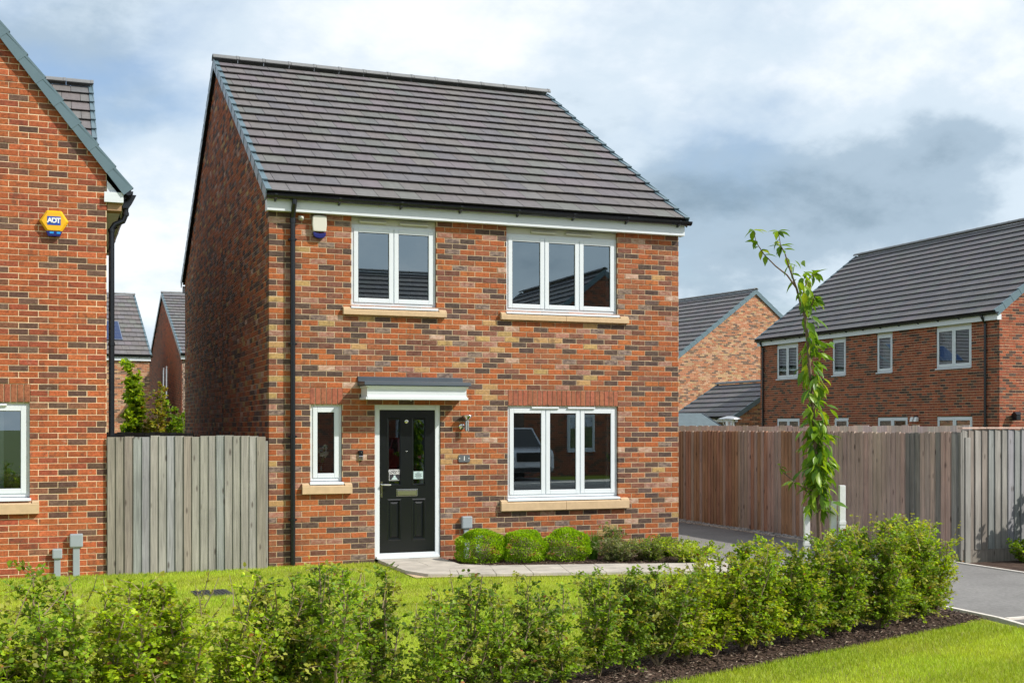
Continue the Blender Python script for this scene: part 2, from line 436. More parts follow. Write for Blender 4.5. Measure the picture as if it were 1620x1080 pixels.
def brick_wall(parent, T, L, zb, nc, gauge, openings, pal, key, mat, mortar, top=None, starts=(0.0, None), ends=(None, None), nparts=0, depth=0.1009, chamfer=0.0025, corner=None, score=None):
    """bricks in running bond; T maps (along, inward, up). corner=(deep header length) makes the first brick turn the corner."""
    half = gauge / 2; bl = gauge - 0.010
    cand = []
    mo = MB(T); rest = MB(T)
    for k in range(nc):
        z0 = zb + 0.075 * k; zm = z0 + 0.0375
        lo, hi = 0.0, L
        if top is not None:
            xs = [x for x in np.linspace(0, L, 400) if top(x) >= zm + 0.02]
            if not xs: continue
            lo, hi = xs[0], xs[-1]
        ops = sorted([(a0, a1) for a0, a1, q0, q1 in openings if min(q1, z0 + 0.075) - max(q0, z0) > 0.03])
        def pieces(x0, x1):
            segs = [(x0, x1)]
            for a0, a1 in ops:
                nx = []
                for p, q in segs:
                    if q <= a0 or p >= a1: nx.append((p, q)); continue
                    if p < a0: nx.append((p, a0))
                    if q > a1: nx.append((a1, q))
                segs = nx
            return segs
        for p, q in pieces(lo, hi):
            mo.quad((p, 0.005, z0), (q, 0.005, z0), (q, 0.005, z0 + 0.075), (p, 0.005, z0 + 0.075))
        odd = k % 2
        x = (starts[0] if not odd else (starts[1] if starts[1] is not None else starts[0] - half))
        first = True
        while x < hi:
            ln = bl
            if first and odd and starts[1] is None and starts[0] == 0.0: x = 0.0; ln = half - 0.010
            e = min(x + ln, hi)
            s0 = max(x, lo)
            if e - s0 > 0.02:
                for p, q in pieces(s0, e):
                    if q - p < 0.018: continue
                    dp = depth
                    if corner and first: dp = corner[odd]
                    ci = rng.randrange(len(pal))
                    cand.append((p, q, z0 + 0.005, dp, ci))
            x = e + 0.010 if e < hi else hi
            first = False
            if x >= hi: break
    for a0, a1, q0, q1 in openings:
        i = 0.007
        mo.quad((a0 - i, 0.005, q0), (a0 - i, 0.005, q1), (a0 - i, 0.11, q1), (a0 - i, 0.11, q0))
        mo.quad((a1 + i, 0.005, q0), (a1 + i, 0.005, q1), (a1 + i, 0.11, q1), (a1 + i, 0.11, q0))
        mo.quad((a0, 0.005, q1 + i), (a1, 0.005, q1 + i), (a1, 0.11, q1 + i), (a0, 0.11, q1 + i))
    chosen = set()
    if nparts:
        full = [i for i, c in enumerate(cand) if abs(c[1] - c[0] - bl) < 1e-6 and c[3] == depth]
        full.sort(key=lambda i: score(cand[i]) if score else cand[i][0])
        chosen = set(full[:nparts])
    for i, (p, q, z, dp, ci) in enumerate(cand):
        dy = rng.uniform(-0.002, 0.002); dz = rng.uniform(-0.0012, 0.0012)
        if i in chosen:
            inst('brick', brick_mesh(bl, depth, ci, pal, key, mat), parent,
                 T @ Matrix.Translation((p, dy, z + dz)) @ Matrix.Rotation(rng.uniform(-0.006, 0.006), 4, 'Y'))
        elif chamfer: rest.brick(p, q, dy, dp, z + dz, z + dz + 0.065, chamfer, pal[ci])
        else:
            rest.add([(p, dy, z), (q, dy, z), (q, dy, z + .065), (p, dy, z + .065), (p, .02, z), (q, .02, z), (q, .02, z + .065), (p, .02, z + .065)],
                     [(0, 1, 2, 3), (4, 5, 1, 0), (3, 2, 6, 7), (4, 0, 3, 7), (1, 5, 6, 2)], pal[ci])
    if rest.v: tag(rest.build('brickwork', mat, parent), kind='stuff')
    mo.build('mortar', mortar, parent)
def soldiers(parent, T, a0, n, z0, pal=SOLD, mat=None):
    for i in range(n):
        b = MB(T); b.brick(a0 + i * 0.075 + 0.005, a0 + i * 0.075 + 0.070, -0.001 + rng.uniform(-.0015, .0015), 0.1, z0 + 0.005, z0 + 0.220, 0.003, rng.choice(pal))
        b.build('soldier_brick', mat or M['brick'], parent)
    MB(T).box(a0, a0 + n * 0.075, 0.008, 0.1, z0 - 0.002, z0 + 0.225).build('lintel_mortar', M['mortar'], parent)
_tile_cache = {}
def tile_mesh(w, ln, ci):
    k = (round(w, 4), round(ln, 4), ci)
    if k not in _tile_cache:
        _tile_cache[k] = tile_geo(MB(), 0, w, 0, ln, PAL_TILE[ci]).mesh('roof_tile', M['tile'])
    return _tile_cache[k]
TH = 0.027
def tile_geo(b, a0, a1, t0, ln, col):
    l = 0.003; lift = TH
    vs = [(a0, t0 + 0.026, lift * 0.9), (a1, t0 + 0.026, lift * 0.9), (a1, t0 + ln, 0.001), (a0, t0 + ln, 0.001),
          (a0, t0, lift + TH), (a1, t0, lift + TH), (a1, t0 + ln, TH * 0.4), (a0, t0 + ln, TH * 0.4)]
    return b.add(vs, BOXF, col)
def roof_slope(parent, T, L, slope, n, tw=0.30, nparts=0, score=None, part_ok=None):
    """T maps (along, upslope, outward normal)"""
    g = slope / n; rest = MB(T); cand = []
    for i in range(n):
        x = -(tw / 2 if i % 2 else 0.0); ln = min(g + 0.06, slope - i * g)
        while x < L:
            p, q = max(x, 0), min(x + tw, L)
            if q - p > 0.02: cand.append((p, q - 0.007, i * g, ln, rng.randrange(len(PAL_TILE))))
            x += tw
    chosen = set()
    if nparts:
        idx = [i for i, c in enumerate(cand) if abs(c[1] - c[0] + 0.007 - tw) < 1e-6 and (part_ok is None or part_ok(c))]
        idx.sort(key=lambda i: score(cand[i])); chosen = set(idx[:nparts])
    for i, (p, q, t, ln, ci) in enumerate(cand):
        dn = rng.uniform(-0.0008, 0.0008); dt = rng.uniform(-0.0012, 0.0012)
        if i in chosen: inst('roof_tile', tile_mesh(q - p, ln, ci), parent, T @ Matrix.Translation((p, t + dt, dn)))
        else: tile_geo(rest, p, q, t + dt, ln, PAL_TILE[ci])
    if rest.v: tag(rest.build('tile_courses', M['tile'], parent), kind='stuff')
def verge_caps(parent, T, slope, n, a, sgn, side=0.12, top=0.055):
    """stepped caps along an edge of the roof; sgn = +1 when the roof lies towards +along"""
    g = slope / n
    for i in range(n):
        b = MB(T)
        t0, t1 = i * g - 0.012, (i + 1) * g + 0.02
        o = a - sgn * 0.022; inn = a + sgn * top
        x0, x1 = min(o, inn), max(o, inn); lift = TH * 2 + 0.004; k = sgn * 0.006
        b.add([(x0, t0, lift - 0.012), (x1, t0, lift - 0.012), (x1, t1, 0.014), (x0, t1, 0.014), (x0, t0, lift + 0.008), (x1, t0, lift + 0.008), (x1, t1, 0.03), (x0, t1, 0.03)], BOXF)
        y0, y1 = min(o, o + sgn * 0.014), max(o, o + sgn * 0.014)
        b.add([(y0, t0, -side), (y1, t0, -side), (y1 + k, t1, -side + 0.006), (y0 + k, t1, -side + 0.006), (y0, t0, lift + 0.006), (y1, t0, lift + 0.006), (y1 + k, t1, lift - 0.012), (y0 + k, t1, lift - 0.012)], BOXF)
        b.build('verge_cap', M['verge'], parent)
def ridge_tiles(parent, T, a0, a1, apex, pitch, ln=0.45):
    n = max(2, round((a1 - a0) / ln)); ln = (a1 - a0) / n
    for i in range(n):
        b = MB(T); r = 0.125; pts = []
        for k in range(9):
            t = math.pi * (0.06 + 0.88 * k / 8); pts.append((r * math.cos(t), r * math.sin(t) * 0.80 - 0.03))
        inn = [(x * 0.86, z * 0.86 - 0.012) for x, z in pts[::-1]]
        lip = 0.006 if i % 1 == 0 else 0
        x0, x1 = a0 + i * ln + 0.003, a0 + (i + 1) * ln - 0.003
        b.prism([(apex[0] + p, apex[1] + q) for p, q in pts + inn], 0, x0, x1)
        b.prism([(apex[0] + p * 1.05, apex[1] + q * 1.05 + 0.002) for p, q in pts + inn], 0, x1 - 0.045, x1 - 0.002)
        b.build('ridge_tile', M['ridge'], parent)
def gutter(parent, T, a0, a1, z, b0, brackets=0.85):
    """half-round gutter in front of a fascia whose face is at b0"""
    g = MB(T); r = 0.056; n = 10; out = []; inn = []
    for k in range(n + 1):
        t = math.pi * (1 + k / n); out.append((b0 - r + r * math.cos(t), z + r * math.sin(t))); inn.append((b0 - r + (r - .005) * math.cos(t), z + (r - .005) * math.sin(t)))
    g.prism(out + inn[::-1], 0, a0, a1)
    for e in (a0, a1 - 0.004):
        g.prism([(b0 - r + r * math.cos(math.pi * (1 + k / n)), z + r * math.sin(math.pi * (1 + k / n))) for k in range(n + 1)], 0, e, e + 0.004)
    go = g.build('gutter', M['black'], parent, recalc=True)
    x = a0 + 0.13
    while x < a1:
        k = MB(T)
        k.box(x - 0.012, x + 0.012, b0 - 0.012, b0 - 0.0005, z - 0.085, z + 0.0)
        k.prism([(b0 - 0.012, z - 0.085), (b0 - 0.012, z - 0.03), (b0 - 0.06, z - 0.052), (b0 - 0.058, z - 0.062)], 0, x - 0.011, x + 0.011)
        k.prism([(b0 - 2 * r - 0.004, z + 0.004), (b0 - 2 * r - 0.004, z - 0.012), (b0 - r * 1.7, z - 0.045), (b0 - r * 1.0, z - r - 0.006), (b0 - r * 0.2, z - 0.04), (b0 - .002, z), (b0 - r * 0.2, z - .03), (b0 - r, z - r - .001), (b0 - r * 1.7, z - .038), (b0 - 2 * r - .0005, z - .01)], 0, x - 0.016, x + 0.016)
        k.build('gutter_bracket', M['black'], go)
        x += brackets
    return go
def downpipe(parent, T, a, ztop, zbot, b0, clips, r=0.034, swan=0.0):
    d = MB(T); bb = -0.055
    top = b0 - 0.056
    d.tube([(a, top, ztop), (a, top, ztop - 0.07), (a, bb - 0.02, ztop - 0.2), (a, bb, ztop - 0.25), (a, bb, zbot)] if abs(top - bb) > 0.02 else [(a, bb, ztop), (a, bb, zbot)], r, 14)
    o = d.build('downpipe', M['black'], parent, smooth=False)
    for z in clips:
        c = MB(T); c.tube([(a, bb, z - 0.015), (a, bb, z + 0.015)], r + 0.006, 14)
        c.box(a - 0.055, a - 0.03, bb - 0.008, 0.004, z - 0.01, z + 0.01); c.box(a + 0.03, a + 0.055, bb - 0.008, 0.004, z - 0.01, z + 0.01)
        c.build('pipe_clip', M['black'], o)
    c = MB(T); c.tube([(a, bb, ztop - 0.31), (a, bb, ztop - 0.25)], r + 0.007, 14); c.build('pipe_collar', M['black'], o)
    return o
def window(parent, T, a0, a1, z0, z1, cols, vents=(), sill=None, cill=True, room=True, dress=None, head=0.0, recess=0.045, roomd=2.4, lights=None):
    """upvc window: outer frame > sash, pane, cill, trickle vents"""
    b0, b1 = recess, recess + 0.075; fw = 0.052
    zt = z1 - head
    f = MB(T)
    f.box(a0, a0 + fw, b0, b1, z0, zt); f.box(a1 - fw, a1, b0, b1, z0, zt)
    f.box(a0 + fw, a1 - fw, b0, b1, z0, z0 + fw); f.box(a0 + fw, a1 - fw, b0, b1, zt - fw, zt)
    w = (a1 - a0 - fw * 2) / cols
    for i in range(1, cols): f.box(a0 + fw + w * i - 0.016, a0 + fw + w * i + 0.016, b0 + 0.004, b1 - 0.002, z0 + fw, zt - fw)
    wo = f.build('window', M['upvc'], parent, bev=0.004)
    if head: MB(T).box(a0, a1, b0 + 0.012, b1, zt + 0.001, z1).build('head_packer', M['upvc_cream'], wo)
    for i in range(cols):
        p, q = a0 + fw + w * i + (0.006 if i else -0.012), a0 + fw + w * (i + 1) - (0.006 if i < cols - 1 else -0.012)
        u, v = z0 + fw - 0.012, zt - fw + 0.012; sw = 0.062; c0, c1 = b0 - 0.012, b0 + 0.05
        s = MB(T); s.box(p, p + sw, c0, c1, u, v); s.box(q - sw, q, c0, c1, u, v); s.box(p + sw, q - sw, c0, c1, u, u + sw); s.box(p + sw, q - sw, c0, c1, v - sw, v)
        s.build('sash', M['upvc'], wo, bev=0.006)
        e = 0.006
        k = MB(T); k.box(p + sw, p + sw + e, c0 + .012, c1 - .01, u + sw, v - sw); k.box(q - sw - e, q - sw, c0 + .012, c1 - .01, u + sw, v - sw)
        k.box(p + sw + e, q - sw - e, c0 + .012, c1 - .01, u + sw, u + sw + e); k.box(p + sw + e, q - sw - e, c0 + .012, c1 - .01, v - sw - e, v - sw)
        k.build('gasket', M['rubber'], wo)
        gm = MB(T); t0_, t1_, t2_ = (rng.uniform(-.0012, .0012) for _ in range(3)); gm.quad((p + sw, c0 + 0.018 + t0_, u + sw), (q - sw, c0 + 0.018 + t1_, u + sw), (q - sw, c0 + 0.018 + t1_ + t2_, v - sw), (p + sw, c0 + 0.018 + t0_ + t2_, v - sw))
        gm.build('pane', M['glass'], wo)
    if cill:
        c = MB(T); c.prism([(b0 + 0.03, z0 - 0.004), (-0.040, z0 - 0.020), (-0.042, z0 - 0.048), (-0.030, z0 - 0.048), (-0.028, z0 - 0.034), (b0 + 0.03, z0 - 0.034)], 0, a0 - 0.012, a1 + 0.016)
        c.build('cill', M['upvc'], wo, bev=0.002)
    for v0, v1, vz in vents:
        c = MB(T); c.prism([(b0 + 0.011, vz - 0.022), (b0 - 0.034, vz - 0.018), (b0 - 0.040, vz - 0.002), (b0 - 0.010, vz + 0.022), (b0 + 0.011, vz + 0.022)], 0, v0, v1)
        c.build('trickle_vent', M['upvc'] if vz < 3 else M['offwhite'], wo, bev=0.004)
    if sill:
        s0, s1, sb, st, joint = sill
        cuts = [s0] + ([joint] if joint else []) + [s1]
        for i in range(len(cuts) - 1):
            c = MB(T); c.prism([(0.05, st), (0.0, st - 0.004), (-0.058, st - 0.022), (-0.062, st - 0.026), (-0.062, sb), (-0.02, sb), (0.05, sb)], 0, cuts[i] + (0.002 if i else 0), cuts[i + 1] - (0.002 if i < len(cuts) - 2 else 0))
            if i == 0: c.prism([(0.0, st + 0.018), (-0.056, st - 0.004), (-0.056, st - 0.03), (0.0, st - 0.03)], 0, s0 + 0.001, a0 - 0.02)
            if i == len(cuts) - 2: c.prism([(0.0, st + 0.018), (-0.056, st - 0.004), (-0.056, st - 0.03), (0.0, st - 0.03)], 0, a1 + 0.025, s1 - 0.001)
            c.build('stone_sill', M['stone'], wo, bev=0.004)
    if room:
        r = MB(T); x0, x1, y0, y1, h0, h1 = a0 - 0.35, a1 + 0.35, b1 + 0.012, b1 + roomd, z0 - 0.85, z1 + 0.02
        P = [(x0, y0, h0), (x1, y0, h0), (x1, y1, h0), (x0, y1, h0), (x0, y0, h1), (x1, y0, h1), (x1, y1, h1), (x0, y1, h1)]
        r.add(P, [(0, 1, 2, 3), (4, 7, 6, 5), (1, 5, 6, 2), (2, 6, 7, 3), (3, 7, 4, 0)])
        for (p0, p1, q0, q1) in ((x0, a0, h0, h1), (a1, x1, h0, h1), (a0, a1, h0, z0)):
            r.quad((p0, y0, q0), (p1, y0, q0), (p1, y0, q1), (p0, y0, q1))
        r.build('room_interior', M['room'], wo)
    if dress:
        for kind, p, q in dress:
            if kind == 'curtain':
                c = MB(T); n = max(4, int((q - p) / 0.03)); pts = []
                for k in range(n + 1): pts.append((p + (q - p) * k / n, b1 + 0.10 + 0.022 * math.sin(k * 1.9) + 0.008 * math.sin(k * 0.7)))
                for k in range(n): c.quad((*pts[k], z0 - 0.05), (*pts[k + 1], z0 - 0.05), (*pts[k + 1], z1 - 0.02), (*pts[k], z1 - 0.02))
                c.build('curtain', M['curtain'], wo)
            else:
                c = MB(T); z = zt - 0.06
                while z > z0 + 0.1:
                    c.quad((p, b1 + 0.05, z), (q, b1 + 0.05, z), (q, b1 + 0.072, z - 0.028), (p, b1 + 0.072, z - 0.028)); z -= 0.03
                c.build('blind', M['blind'], wo)
    return wo
def house_shell(parent, T, W, D, zt, ov, zr, n, ol, orr, fascia=(4.69, 4.845), fd=0.115, tiles_parts=0, score=None, caps=('left', 'right'), side=0.12, back=True, ridge=True, tw=0.30):
    """roof of a house whose ridge runs along local x: tiles, caps, ridge, fascia, gutter"""
    run = D / 2 + ov; pitch = math.atan2(zr - zt, run); sl = math.hypot(zr - zt, run); cp, sp = math.cos(pitch), math.sin(pitch)
    SF = T @ frame((1, 0, 0), (0, cp, sp), (0, -sp, cp), (-ol, -ov, zt))
    SB = T @ frame((1, 0, 0), (0, -cp, sp), (0, sp, cp), (-ol, D + ov, zt))
    L = W + ol + orr
    roof_slope(parent, SF, L, sl, n, tw, tiles_parts, score)
    if back: roof_slope(parent, SB, L, sl, n, tw)
    for S in (SF, SB):
        b = MB(S); b.box(0.02, L - 0.02, 0.03, sl, -0.05, -0.002); b.build('roof_deck', M['underlay'], parent)
        if 'left' in caps: verge_caps(parent, S, sl, n, 0.0, 1, side)
        if 'right' in caps: verge_caps(parent, S, sl, n, L, -1, side)
    if ridge: ridge_tiles(parent, T, -ol - 0.03, W + orr + 0.03, (D / 2, zr + 0.06), pitch)
    f = MB(T); f.box(-ol + 0.01, W + orr - 0.01, -fd, -fd + 0.02, fascia[0], fascia[1]); f.box(-ol + 0.012, W + orr - 0.012, -fd + 0.02, 0.02, fascia[0] + 0.003, fascia[0] + 0.014)
    for e in (-ol + 0.008, W + orr - 0.02): f.box(e, e + 0.012, -fd + 0.001, 0.03, fascia[0] - 0.002, fascia[1] - 0.01)
    f.build('fascia', M['upvc'], parent, bev=0.003)
    f = MB(T); f.box(-ol + 0.01, W + orr - 0.01, D + fd - 0.02, D + fd, fascia[0], fascia[1]); f.build('fascia', M['upvc'], parent)
    gutter(parent, T, -ol - 0.02, W + orr + 0.06, zt - 0.012, -fd - 0.004)
    return pitch, SF
def plain_wall(parent, T, pts, name='wall', mat=None):
    b = MB(T); b.add([(a, 0.02, z) for a, z in pts], [tuple(range(len(pts)))]); return b.build(name, mat or M['mortar'], parent)

# ------------------------------------------------------------------ ground, road, drive, path
def sheet(name, pts, z, mat, thick=0.0, kind='structure', parent=None):
    b = MB()
    if thick: b.prism(pts, 2, z - thick, z)
    else: b.add([(x, y, z) for x, y in pts], [tuple(range(len(pts)))])
    o = b.build(name, mat, parent, recalc=True)
    if kind and parent is None: o['kind'] = kind
    return o
sheet('ground', [(-1500, -1500), (1500, -1500), (1500, 1500), (-1500, 1500)], -0.03, M['field'])
HX = lambda u: -8.42 + 0.345 * u            # the line the hedge stands on
sheet('lawn', [(-14, -11.4), (5.62, -11.4), (5.62, -7.6), (5.74, -6.6), (5.80, -2.0), (5.80, 0.6), (-14, 0.6)], 0.0, M['lawn'])
sheet('driveway', [(5.90, -6.92), (8.74, -6.92), (8.74, -2.9), (8.74, 14), (5.90, 14)], 0.006, M['asphalt'])
sheet('shared_drive', [(5.72, -11.4), (16, -11.4), (16, -6.98), (5.90, -6.98)], 0.003, M['asphalt'])
sheet('road', [(-60, -19.0), (60, -19.0), (60, -11.5), (-60, -11.5)], -0.02, M['road'])
sheet('pavement', [(-60, -20.8), (60, -20.8), (60, -19.15), (-60, -19.15)], 0.06, M['slab'], 0.12)
sheet('far_driveway', [(7.0, -27.2), (13.6, -27.2), (13.6, -20.85), (7.0, -20.85)], 0.0, M['asphalt'])
sheet('far_lawn', [(13.7, -25), (26, -25), (26, -20.9), (13.7, -20.9)], -0.004, M['lawn'])
def edging(name, pts, label_w=0.05, z=0.022):
    b = MB()
    for (x0, y0), (x1, y1) in zip(pts, pts[1:]):
        d = Vector((x1 - x0, y1 - y0, 0)); n = Vector((-d.y, d.x, 0)).normalized() * label_w / 2
        b.prism([(x0 - n.x, y0 - n.y), (x1 - n.x, y1 - n.y), (x1 + n.x, y1 + n.y), (x0 + n.x, y0 + n.y)], 2, -0.1, z)
    o = b.build(name, M['kerb'], None, recalc=True); o['kind'] = 'structure'; return o
edging('kerb_edging', [(5.85, -0.1), (5.85, -6.2), (5.83, -6.9), (5.66, -7.7), (5.60, -11.4)])
edging('kerb_edging', [(5.87, -6.95), (16, -6.95)])
edging('kerb_edging', [(8.79, 10), (8.79, -6.92)])
b = MB(); b.box(-60, 5.5, -11.5, -11.38, -0.1, 0.075); b.build('kerb', M['kerb'])['kind'] = 'structure'
b = MB(); b.box(-60, 60, -19.14, -19.02, -0.1, 0.075); b.build('kerb', M['kerb'])['kind'] = 'structure'
# concrete path of slabs from the door round to the drive
path = MB().add([(1.47, -1.90, 0.012), (1.47, -0.02, 0.012), (2.36, -0.02, 0.012), (2.36, -1.05, 0.012), (5.84, -2.02, 0.012), (5.84, -2.92, 0.012), (2.0, -1.98, 0.012), (1.7, -1.9, 0.012)], [tuple(range(8))]).build('path', M['mortar'])
path['kind'] = 'structure'
def slab(pts):
    b = MB(); z = 0.045 + rng.uniform(-0.002, 0.002); b.prism(pts, 2, 0.0, z); b.build('paving_slab', M['slab'], path, bev=0.004, recalc=True)
for k, (y0, y1) in enumerate([(-0.02, -0.47), (-0.475, -0.93)]):
    for x0, x1 in ((1.475, 1.915), (1.92, 2.355)):
        slab([(x0, y1), (x1, y1), (x1, y0), (x0, y0)])
ang = math.atan2(-0.255, 1.0)
def pth(s, t): return (1.55 + s * math.cos(ang) - t * math.sin(ang), -1.84 + s * math.sin(ang) + t * math.cos(ang))
slab([(1.475, -0.935), (2.355, -0.935), pth(0.92, 0.906), pth(0.92, 0.46), pth(0.46, 0.455), (1.48, -1.36)])
slab([(1.48, -1.365), pth(0.455, 0.45), pth(0.455, 0.0), (1.64, -1.82)])
for i in range(1, 9):
    s0, s1 = 0.46 * i + 0.003, 0.46 * (i + 1) - 0.003
    slab([pth(s0, 0), pth(s1, 0), pth(s1, 0.45), pth(s0, 0.45)])
    if i > 1: slab([pth(s0, 0.456), pth(s1, 0.456), pth(s1, 0.906), pth(s0, 0.906)])
slab([pth(4.143, 0), pth(4.41, 0.0), pth(4.41, 0.45), pth(4.143, 0.45)])
# planting bed under the window, hedge bed, side bed
sheet('flower_bed', [(2.42, -0.03), (2.42, -1.02), (5.80, -1.95), (5.80, -0.03)], 0.012, M['soil'])
sheet('hedge_bed', [(-4.6, HX(-4.6) - 0.62), (0.0, HX(0) - 0.52), (1.5, HX(1.5) - 0.47), (3.6, HX(3.6) - 0.47), (5.0, HX(5.0) - 0.43), (5.74, HX(5.74) - 0.30), (5.80, HX(5.8) + 0.35), (3.6, HX(3.6) + 0.42), (1.5, HX(1.5) + 0.40), (-4.6, HX(-4.6) + 0.45)], 0.008, M['soil'])
sheet('side_bed', [(8.83, -6.9), (13, -6.9), (13, -2.9), (8.83, -2.9)], 0.006, M['soil'])

# ------------------------------------------------------------------ the detached house in the middle
W0, D0 = 6.10, 10.56
ZT0, OV0, ZR0, NR0 = 4.90, 0.17, 8.13, 17
house = empty('brick_house', (0, 0, 0), 0, 'detached multi-toned brick house with black front door and grey tiled roof', 'house')
MLEFT = frame((0, 1, 0), (1, 0, 0), (0, 0, 1))
pitch0 = math.atan2(ZR0 - ZT0, D0 / 2 + OV0)
def top0(y):
    y = min(y, D0 - y); return ZT0 + (y + OV0) * math.tan(pitch0) - 0.045
OPEN0 = [(1.112, 2.313, 3.50, 4.75), (3.350, 5.090, 3.50, 4.75), (3.370, 5.100, 0.80, 2.15), (0.553, 0.985, 1.085, 2.15), (1.436, 2.373, -0.2, 2.155),
         (3.373, 5.098, 2.15, 2.375), (0.544, 0.994, 2.15, 2.375)]
brick_wall(house, I4, W0, -0.10, 64, W0 / 27.5, OPEN0, PAL_MULTI, 'multi', M['brick'], M['mortar'], nparts=300, corner=(0.1009, 0.2118), score=lambda c: c[0] + (0 if c[2] > 0.2 else 5))
brick_wall(house, MLEFT, D0, -0.10, 108, W0 / 27.5, [], PAL_MULTI, 'multi', M['brick'], M['mortar'], top=top0, starts=(0.1109, 0.2218))
b = MB(MLEFT); b.box(4.52, 4.535, -0.004, 0.02, -0.1, 6.5); b.build('movement_joint', M['rubber'], house)
plain_wall(house, I4 @ frame((0, 1, 0), (-1, 0, 0), (0, 0, 1), (W0, 0, 0)), [(0, -0.1), (D0, -0.1), (D0, 4.9), (D0 / 2, 8.0), (0, 4.9)], 'side_wall', M['brick_red'])
plain_wall(house, frame((1, 0, 0), (0, -1, 0), (0, 0, 1), (0, D0, 0)), [(0, -0.1), (W0, -0.1), (W0, 4.9), (0, 4.9)], 'rear_wall', M['brick_red'])
soldiers(house, I4, 3.373, 23, 2.15)
soldiers(house, I4, 0.544, 6, 2.15)
house_shell(house, I4, W0, D0, ZT0, OV0, ZR0, NR0, 0.05, 0.05, (4.69, 4.845), 0.115, 300, score=lambda c: c[2] * 0.6 + c[0] * 0.35, side=0.095)
downpipe(house, I4, 0.307, 4.86, 0.02, -0.115, (4.33, 2.95, 1.72, 0.62))
window(house, I4, 1.112, 2.313, 3.50, 4.69, 2, [(1.225, 1.605, 4.640), (1.79, 2.20, 4.637)], (0.99, 2.446, 3.365, 3.455, None), head=0.095, dress=[('curtain', 1.0, 1.2)])
window(house, I4, 3.350, 5.090, 3.50, 4.69, 3, [(3.735, 4.125, 4.638), (4.275, 4.683, 4.638)], (3.252, 5.252, 3.365, 3.455, 4.25), head=0.095, dress=[('curtain', 5.0, 5.2)])
window(house, I4, 3.370, 5.100, 0.845, 2.148, 3, [(3.743, 4.164, 2.125), (4.303, 4.734, 2.125)], (3.252, 5.255, 0.662, 0.798, 4.25), dress=[('curtain', 5.0, 5.3)])
window(house, I4, 0.553, 0.985, 1.125, 2.148, 1, [], (0.434, 1.112, 0.955, 1.080, None), roomd=1.2)
# front door
door = MB()
x0, x1, z0, z1 = 1.438, 2.371, 0.048, 2.153
door.box(x0, x0 + 0.07, 0.02, 0.09, z0, z1); door.box(x1 - 0.07, x1, 0.02, 0.09, z0, z1); door.box(x0 + 0.07, x1 - 0.07, 0.02, 0.09, z1 - 0.07, z1)
door.box(x0 + 0.02, x1 - 0.02, -0.03, 0.09, z0, z0 + 0.035)
dfr = door.build('door_frame', M['upvc'], house, bev=0.004)
MB().box(x0 + 0.07, x1 - 0.07, 0.022, 0.07, z0 + 0.035, z0 + 0.075).build('threshold', M['upvc'], dfr, bev=0.003)
lx0, lx1, lz0, lz1 = 1.511, 2.298, 0.126, 2.080
leaf = MB(); panes = [(1.635, 1.800, 1.060, 1.955), (1.985, 2.150, 1.060, 1.955)]; pans = [(1.630, 1.805, 0.300, 0.850), (1.980, 2.155, 0.300, 0.850)]
ys = 0.035
xs = sorted({lx0, lx1, *[p[0] for p in panes], *[p[1] for p in panes], *[p[0] for p in pans], *[p[1] for p in pans]})
zs = sorted({lz0, lz1, 0.300, 0.850, 1.060, 1.955})
def inhole(x, z): return any(p[0] < x < p[1] and p[2] < z < p[3] for p in panes + pans)
for i in range(len(xs) - 1):
    for j in range(len(zs) - 1):
        if not inhole((xs[i] + xs[i + 1]) / 2, (zs[j] + zs[j + 1]) / 2):
            leaf.quad((xs[i], ys, zs[j]), (xs[i + 1], ys, zs[j]), (xs[i + 1], ys, zs[j + 1]), (xs[i], ys, zs[j + 1]))
leaf.box(lx0, lx1, 0.05, 0.085, lz0, 0.99)
dl = leaf.build('door', M['door'], house)
def ring(b, p, w, y0, y1):
    a0, a1, c0, c1 = p
    o = [(a0, y0, c0), (a1, y0, c0), (a1, y0, c1), (a0, y0, c1)]; n = [(a0 + w, y1, c0 + w), (a1 - w, y1, c0 + w), (a1 - w, y1, c1 - w), (a0 + w, y1, c1 - w)]
    b.add(o + n, [(k, (k + 1) % 4, 4 + (k + 1) % 4, 4 + k) for k in range(4)])
for p in pans:
    q = MB(); ring(q, (p[0] - 0.012, p[1] + 0.012, p[2] - 0.012, p[3] + 0.012), 0.018, ys - 0.001, ys - 0.012); ring(q, (p[0] + 0.006, p[1] - 0.006, p[2] + 0.006, p[3] - 0.006), 0.02, ys - 0.012, ys + 0.012)
    ring(q, (p[0] + 0.026, p[1] - 0.026, p[2] + 0.026, p[3] - 0.026), 0.028, ys + 0.012, ys - 0.004)
    q.quad((p[0] + .054, ys - .004, p[2] + .054), (p[1] - .054, ys - .004, p[2] + .054), (p[1] - .054, ys - .004, p[3] - .054), (p[0] + .054, ys - .004, p[3] - .054))
    q.build('door_panel', M['door'], dl)
for p in panes:
    q = MB(); ring(q, (p[0] - 0.016, p[1] + 0.016, p[2] - 0.016, p[3] + 0.016), 0.014, ys - 0.001, ys - 0.014); ring(q, (p[0] - 0.002, p[1] + 0.002, p[2] - 0.002, p[3] + 0.002), 0.012, ys - 0.014, ys + 0.008)
    q.build('glazing_bead', M['door'], dl)
    MB().quad((p[0], ys + 0.006, p[2]), (p[1], ys + 0.006, p[2]), (p[1], ys + 0.006, p[3]), (p[0], ys + 0.006, p[3])).build('pane', M['glass_dark'], dl)
r = MB(); P = [(1.3, 0.10, 0.05), (2.5, 0.10, 0.05), (2.5, 2.2, 0.05), (1.3, 2.2, 0.05), (1.3, 0.10, 2.3), (2.5, 0.10, 2.3), (2.5, 2.2, 2.3), (1.3, 2.2, 2.3)]
r.add(P, [(0, 1, 2, 3), (4, 7, 6, 5), (1, 5, 6, 2), (2, 6, 7, 3), (3, 7, 4, 0)]); r.build('hallway_interior', M['room'], house)
